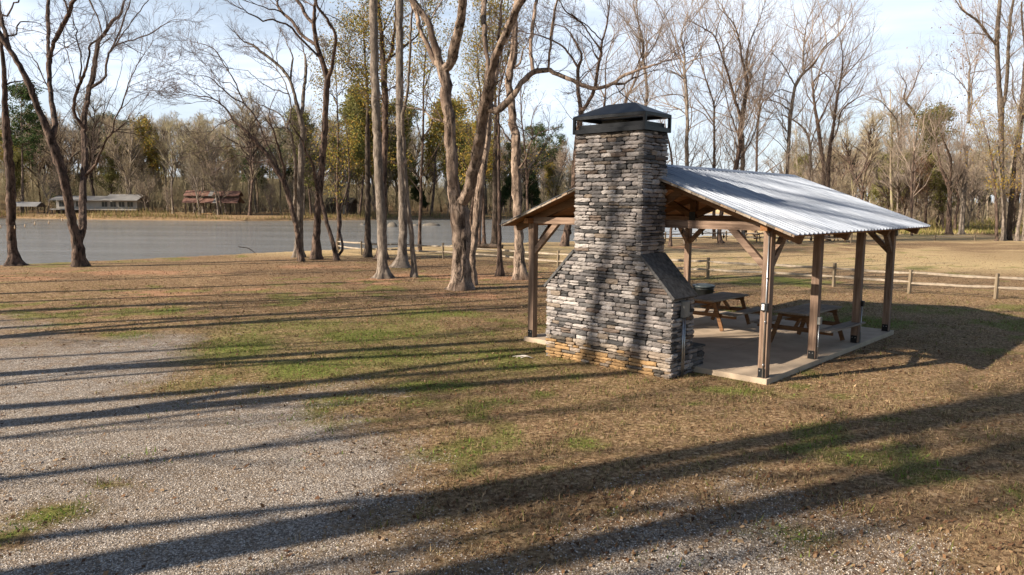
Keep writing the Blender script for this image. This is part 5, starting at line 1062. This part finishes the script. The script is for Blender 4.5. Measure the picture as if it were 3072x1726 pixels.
def tufts(name, n, cond, xr, yr, h0, h1, w, pal, label, cat, seed):
    rg = np.random.default_rng(seed); P = np.column_stack([rg.uniform(*xr, n*8), rg.uniform(*yr, n*8)]); sd = sdist(P, RIV)
    far = np.abs(sdist(P, FARL, False)) < np.abs(sdist(P, NEARL, False)); P = P[cond(P[:, 0], P[:, 1], sd, far)][:n]; m = len(P); pl_ = np.array(pal)
    hh = rg.uniform(h0, h1, m)*(.5+vnoise(P, 5, 9)); blades(name, P, hh, np.full(m, w), .28, pl_[rg.integers(0, len(pl_), m)]*rg.uniform(.6, 1.25, (m, 1)), label, cat)
tufts('reeds', 26000, lambda x, y, sd, far: far & (sd > .2) & (sd < 3.6+2.5*np.sin(x*.13)) & (np.abs(x) < y*.8), (-160, 70), (150, 260), .6, 1.6, .06, [(.36, .27, .13), (.28, .22, .10), (.20, .20, .06), (.30, .20, .10)], 'dry yellow-brown reeds along the far river bank', 'reeds', 8)
tufts('rough_grass', 26000, lambda x, y, sd, far: (~far) & (sd > 3) & (x > .3*y) & (x < .8*y) & (y > 74+14*(vnoise(np.column_stack([x, y]), 9, 3))), (22, 130), (72, 150), .15, .55, .05, [(.40, .32, .14), (.30, .24, .10), (.24, .24, .06)], 'rough straw grass under the trees beyond the field', 'grass', 9)
def litterfar(name, n, cond, xr, yr, sz, pal, label, seed):
    rg = np.random.default_rng(seed); P = np.column_stack([rg.uniform(*xr, n*5), rg.uniform(*yr, n*5)]); sd = sdist(P, RIV)
    P = P[cond(P[:, 0], P[:, 1], sd)][:n]; m = len(P); pl_ = np.array(pal)
    flats(name, P, rg.uniform(sz*.5, sz, m), pl_[rg.integers(0, len(pl_), m)]*rg.uniform(.6, 1.2, (m, 1)), label, 'leaves')
# rocks in the river
def rock(label, x, y, w, h, zz=WZL, depth=None):
    c = gp(x, y, WZL); rr = np.random.default_rng(int(x)); V, F = lathe([(.001, -.4), (1, -.35), (1.0, .0), (.82, .5), (.5, .85), (.2, 1), (.001, 1)], 14); V = np.array(V); V *= (1+rr.normal(0, .07, (len(V), 1))); V *= (w/2, w*.32, h)
    t = obj('river_rock', mesh('river_rock', V, F, True), plain_mat('rock', (.15, .13, .105), .85, 0, .35, 4, .5)); t.location = (c[0], c[1], WZL); tag(t, label, 'rock', 'rocks standing out of the river')
rock('pale rounded rock in the river between the two pale poles', 1174, 686, 1.9, .75); rock('long dark rock in the river left of the big forked tree', 1290, 681, 3.4, .5); rock('small flat rock in the river right of the second pole', 1244, 682, 1.2, .3); rock('low rock in the river at far left of the first pole', 1085, 681, 1.0, .25)
# stray dead branch lying on the bank
c = gp(760, 771); z = gz(*c); P = np.array([at(764, 771, c[1]), at(742, 757, c[1]-.2), at(720, 754, c[1]-.5), at(712, 752, c[1]-.6)])
db = MB().tube(smooth_path(P, .1), .022, 5); tag(db.build('dead_branch', BARKD, None, True), 'thin dead branch sticking up from the bank edge over the water', 'branch')
BULBC = plain_mat('bulb_clear', (.5, .38, .26), .2)
# string light between the trees at the left edge
SLP = [(-260, 870), (-100, 960), (40, 985), (175, 982), (235, 968), (295, 955), (375, 932), (470, 932), (555, 922), (640, 880)]
sp = np.array([at(*px('B', x, y), 33.6) for x, y in SLP]); sp2 = smooth_path(sp, .25); t = thing('string_light', 'string of small bulbs hung between the trees at the left river bank', 'string light', tuple(sp[4]))
MB().tube(sp2-sp[4], .006, 4).build('cable', BLK, t, True); bb = MB()
for k in range(3, len(sp2)-1, 3):
    q = sp2[k]-sp[4]; MB().tube([q, q+(0, 0, -.05), q+(0, 0, -.075), q+(0, 0, -.14), q+(0, 0, -.17)], (.012, .012, .028, .026, .008), 8).build('bulb', BULBC, t, True)

# ------------------------------------------------------------------ buildings on the far bank
WHT = plain_mat('white_paint', (.34, .32, .295), .7, 0, .12, 1); DKW = plain_mat('dark_timber', (.09, .065, .05), .8, 0, .3, 3); GLS = plain_mat('window_glass', (.035, .04, .045), .12, 0, .2, 1)
TINM = plain_mat('tin_roof', (.30, .295, .29), .5, .4, .2, .6)
def rust():
    m, t, b = new_mat('rusty_tin'); w = N(t, 'ShaderNodeTexWave', i_Scale=3.2); L(t, coords(t, (1, 0, 0)), w.inputs['Vector']); n1 = noise(t, coords(t, (2.5, .3, .3)), 1.2, 4)
    c = ramp(t, n1, [(.3, (.13, .06, .045)), (.7, (.27, .16, .125))]); c = mixc(t, .35, c, ramp(t, w.outputs['Fac'], [(.3, (.5, .5, .5)), (.6, (1.2, 1.2, 1.2))]), 'MULTIPLY')
    L(t, c, b.inputs['Base Color']); b.inputs['Roughness'].default_value = .7; return m
RUSTM = rust()
def fpos(xs, depth): p = at(xs, 640, depth); return p[0], p[1], gz(p[0], p[1])
def sheet(m, x0, x1, y0, z0, y1, z1, th=.08):
    m.add([(x0, y0, z0), (x1, y0, z0), (x1, y1, z1), (x0, y1, z1), (x0, y0, z0+th), (x1, y0, z0+th), (x1, y1, z1+th), (x0, y1, z1+th)], BOXF); return m
x, y, z = fpos(636, bank(636, 13)); t = thing('open_shed', 'long open shed with a rusty red double tin roof on the far river bank', 'shed', (x, y, z), .12); t.scale = (1.2, 1.2, 1.2)
w = 5.1
for i in range(6):
    for yy in (-1.6, 1.8): MB().box((-w+.3+i*1.92-.1, yy-.1, -.3), (-w+.3+i*1.92+.1, yy+.1, 2.35)).build('post', DKW, t)
for nm, (a, b_) in dict(r=(-w-.2, .55), r2=(1.25, w+.2)).items(): sheet(MB(), a, b_, -2.3, 2.25, .1, 3.55).build('roof', RUSTM, t)
sheet(MB(), .55, 1.25, -2.3, 2.252, .1, 3.552).build('roof_patch', TINM, t)
sheet(MB(), -w-.2, w+.2, 4.4, 2.25, .1, 3.50).build('roof', RUSTM, t)
sheet(MB(), -w-.2, -.6, -1.1, 3.62, .9, 4.62).build('upper_roof', RUSTM, t); sheet(MB(), .2, w+.2, -1.1, 3.62, .9, 4.62).build('upper_roof', RUSTM, t); sheet(MB(), -.6, .2, -1.1, 3.624, .9, 4.624).build('roof_patch', TINM, t)
sheet(MB(), -w-.2, w+.2, 2.9, 3.62, .9, 4.60).build('upper_roof', RUSTM, t)
MB().box((-w, -.7, 3.0), (w, -.6, 3.60)).box((-w, .1, 3.50), (w, .2, 4.2)).build('clerestory', DKW, t)
x, y, z = fpos(636, bank(636, 7)); pt = MB().box((-2.6, -.5, .42), (-.2, .3, .50)).box((-2.4, -.4, 0), (-2.3, .2, .42)).box((-.5, -.4, 0), (-.4, .2, .42)).build('bench_table', plain_mat('bench_wood', (.42, .26, .12), .8), None); pt.location = (x, y, z); tag(pt, 'low orange wooden bench in front of the rusty open shed', 'bench')
x, y, z = fpos(300, bank(300, 13)); t = thing('river_house', 'low white house with a row of windows and tin roof on the far bank', 'house', (x, y, z), .06); t.scale = (1.2, 1.2, 1.2)
MB().box((-8.8, 0, .85), (7.1, 4, 2.55)).build('wall', WHT, t); MB().box((-9.3, -1.5, .6), (7.6, 0, .82)).build('deck', WHT, t)
for i in range(10): MB().box((-9+i*1.8-.09, -1.45, -.3), (-9+i*1.8+.09, -1.25, .6)).build('stilt', DKW, t)
MB().box((-9, .1, -.2), (7.2, 3.8, .8)).build('foundation', DKW, t)
for i in range(9):
    a = -8.3+i*1.68
    if i in (3, 4): continue
    f = MB().box((a, -.06, 1.15), (a+1.25, -.004, 2.35)).build('window', WHT, t); MB().box((a+.09, -.09, 1.25), (a+.58, -.065, 2.26)).box((a+.66, -.09, 1.25), (a+1.16, -.065, 2.26)).build('pane', GLS, f)
sheet(MB(), 1.0, 8.0, -1.9, 2.55, 1.9, 3.75).build('roof', TINM, t); sheet(MB(), -9.4, .96, -1.5, 2.5, 1.9, 3.35).build('roof', TINM, t); sheet(MB(), 1.0, 8.0, 5, 2.5, 1.9, 3.72).build('roof', TINM, t); sheet(MB(), -9.4, .96, 5, 2.5, 1.9, 3.32).build('roof', TINM, t)
MB().add([(7.1, -.02, 2.55), (7.1, 4, 2.55), (7.1, 1.9, 3.7), (7.2, -.02, 2.55), (7.2, 4, 2.55), (7.2, 1.9, 3.7)], [(0, 2, 1), (3, 4, 5), (0, 1, 4, 3), (1, 2, 5, 4), (2, 0, 3, 5)]).build('gable', DKW, t)
x, y, z = fpos(83, bank(83, 7)); t = thing('boat_shelter', 'small open shelter with pale tin roof at the left end of the far bank', 'shelter', (x, y, z), .1); t.scale = (1.2, 1.2, 1.2)
for a in (-2.2, 0, 2.2):
    for b_ in (-1, 1.4): MB().box((a-.08, b_-.08, -.3), (a+.08, b_+.08, 1.5)).build('post', DKW, t)
sheet(MB(), -2.6, 2.3, -1.6, 1.45, .3, 2.3).build('roof', TINM, t); sheet(MB(), -2.6, 2.3, 2.2, 1.45, .3, 2.28).build('roof', TINM, t)
MB().add([(2.3, -1.5, 1.4), (2.3, 2.1, 1.4), (2.3, .3, 2.2), (2.38, -1.5, 1.4), (2.38, 2.1, 1.4), (2.38, .3, 2.2)], [(0, 2, 1), (3, 4, 5), (0, 1, 4, 3), (1, 2, 5, 4), (2, 0, 3, 5)]).build('gable', DKW, t)
x, y, z = fpos(1012, bank(1012, 22)); t = thing('cabin', 'dark brown cabin half hidden by trees on the far bank', 'cabin', (x, y, z), -.1); t.scale = (1.2, 1.2, 1.2)
MB().box((-3, 0, -.2), (3, 4, 2.3)).build('wall', DKW, t); sheet(MB(), -3.3, 3.3, -.5, 2.2, 2, 3.5).build('roof', plain_mat('shingle', (.10, .085, .075), .9), t); sheet(MB(), -3.3, 3.3, 4.5, 2.2, 2, 3.48).build('roof', RUSTM, t)
MB().box((-2.2, -.05, .9), (-1.2, -.003, 1.8)).build('window', GLS, t); MB().box((1.0, -.05, -.1), (1.9, -.003, 1.9)).build('door', WHT, t)

# small things on the lawn and bank
c = gp(1565, 1072); z = gz(*c); m = MB()
for a, l in ((.1, .34), (.25, .42), (.42, .36), (-.1, .25)):
    m.tube(smooth_path([(.25, -.12, .01), (.25-l*.5*math.cos(a), -.12+l*.5*math.sin(a), .05), (.25-l*math.cos(a), -.12+l*math.sin(a), .02)], .05), .007, 5)
o = m.build('dead_twig', plain_mat('pale_twig', (.55, .50, .44), .8), None, True); o.location = (c[0], c[1], z); tag(o, 'pale forked dead twig lying on the grass left of the stone fireplace', 'twig')
c = gp(1462, 748); z = gz(*c); lg = np.random.default_rng(4)
P = smooth_path([(-.9, 0, .14), (-.2, .1, .17), (.5, .0, .15), (1.0, -.1, .12)], .12); V, F = tubes(P[None], np.full((1, len(P)), .15), 10)
V = V*(1+lg.normal(0, .02, (len(V), 1))); F = F.tolist()+[list(range(9, -1, -1)), list(range(len(V)-10, len(V)))]
o = obj('log', mesh('log', V, F, True), BARKD); o.location = (c[0], c[1], z); tag(o, 'short dark log lying on the bank between the thin river-edge trunks', 'log')

# ------------------------------------------------------------------ every far tree is told from its neighbours
ORD = 'first second third fourth fifth sixth seventh eighth ninth tenth eleventh twelfth thirteenth fourteenth fifteenth sixteenth seventeenth eighteenth nineteenth twentieth twenty-first twenty-second twenty-third twenty-fourth twenty-fifth twenty-sixth'.split()
def sx_of(o):
    x, y = o.location.x, o.location.y; d = y*math.cos(PITCH); return 1536+FPX*x/max(d, .1)
ZL = [(150, 'above the small tin shelter'), (290, 'behind the left of the white house'), (430, 'behind the right of the white house'), (555, 'between white house and red shed'), (640, 'behind the left of the red shed'), (730, 'behind the right of the red shed'),
      (850, 'behind the fanned leaning tree'), (940, 'behind the pale broken-limbed tree'), (1060, 'behind the dark cabin'), (1190, 'behind the first pole trunk'), (1300, 'behind the second pole trunk'), (1420, 'behind the big forked trunk'), (1560, 'right of the big forked trunk'), (9999, 'beside or behind the chimney')]
ZR = [(2250, 'over the middle of the roof ridge'), (2400, 'over the end of the roof ridge'), (2500, 'over the upper right roof slope'), (2600, 'over the middle right roof slope'), (2700, 'over the lower right roof slope'), (2790, 'at the eave corner'), (2870, 'behind the pale thick-footed tree'), (2950, 'right of the silvery tree'), (9999, 'at the right edge')]
grp = {}
for o in list(SC.objects):
    if o.parent is None and o.get('group') and o.get('category') == 'tree' and 'left of the picture' not in o['group']:
        Z = ZR if 'right-hand' in o['group'] else ZL; x = sx_of(o); zn = next(n for lim, n in Z if x < lim); grp.setdefault((o['label'].split(' in the wood')[0].split(' at the front')[0].split(' on the far')[0], zn), []).append((x, o))
for (lb, zn), lst in grp.items():
    lst.sort(key=lambda q: q[0]); lb = lb.replace('tree with thin yellow-green leaves', 'yellow-green leafed tree').replace('tree with thin rust-brown leaves', 'rust-leaved tree')
    for i, (x, o) in enumerate(lst): o['label'] = lb+' '+zn+('' if len(lst) == 1 else ', '+ORD[min(i, 25)]+' from left')
sh = sorted([o for o in SC.objects if o.parent is None and o.get('group', '').startswith('trees left of the picture')], key=lambda o: -o.location.y)
for i, o in enumerate(sh): o['label'] = 'tall bare tree outside the left edge, '+ORD[i]+' from the river'
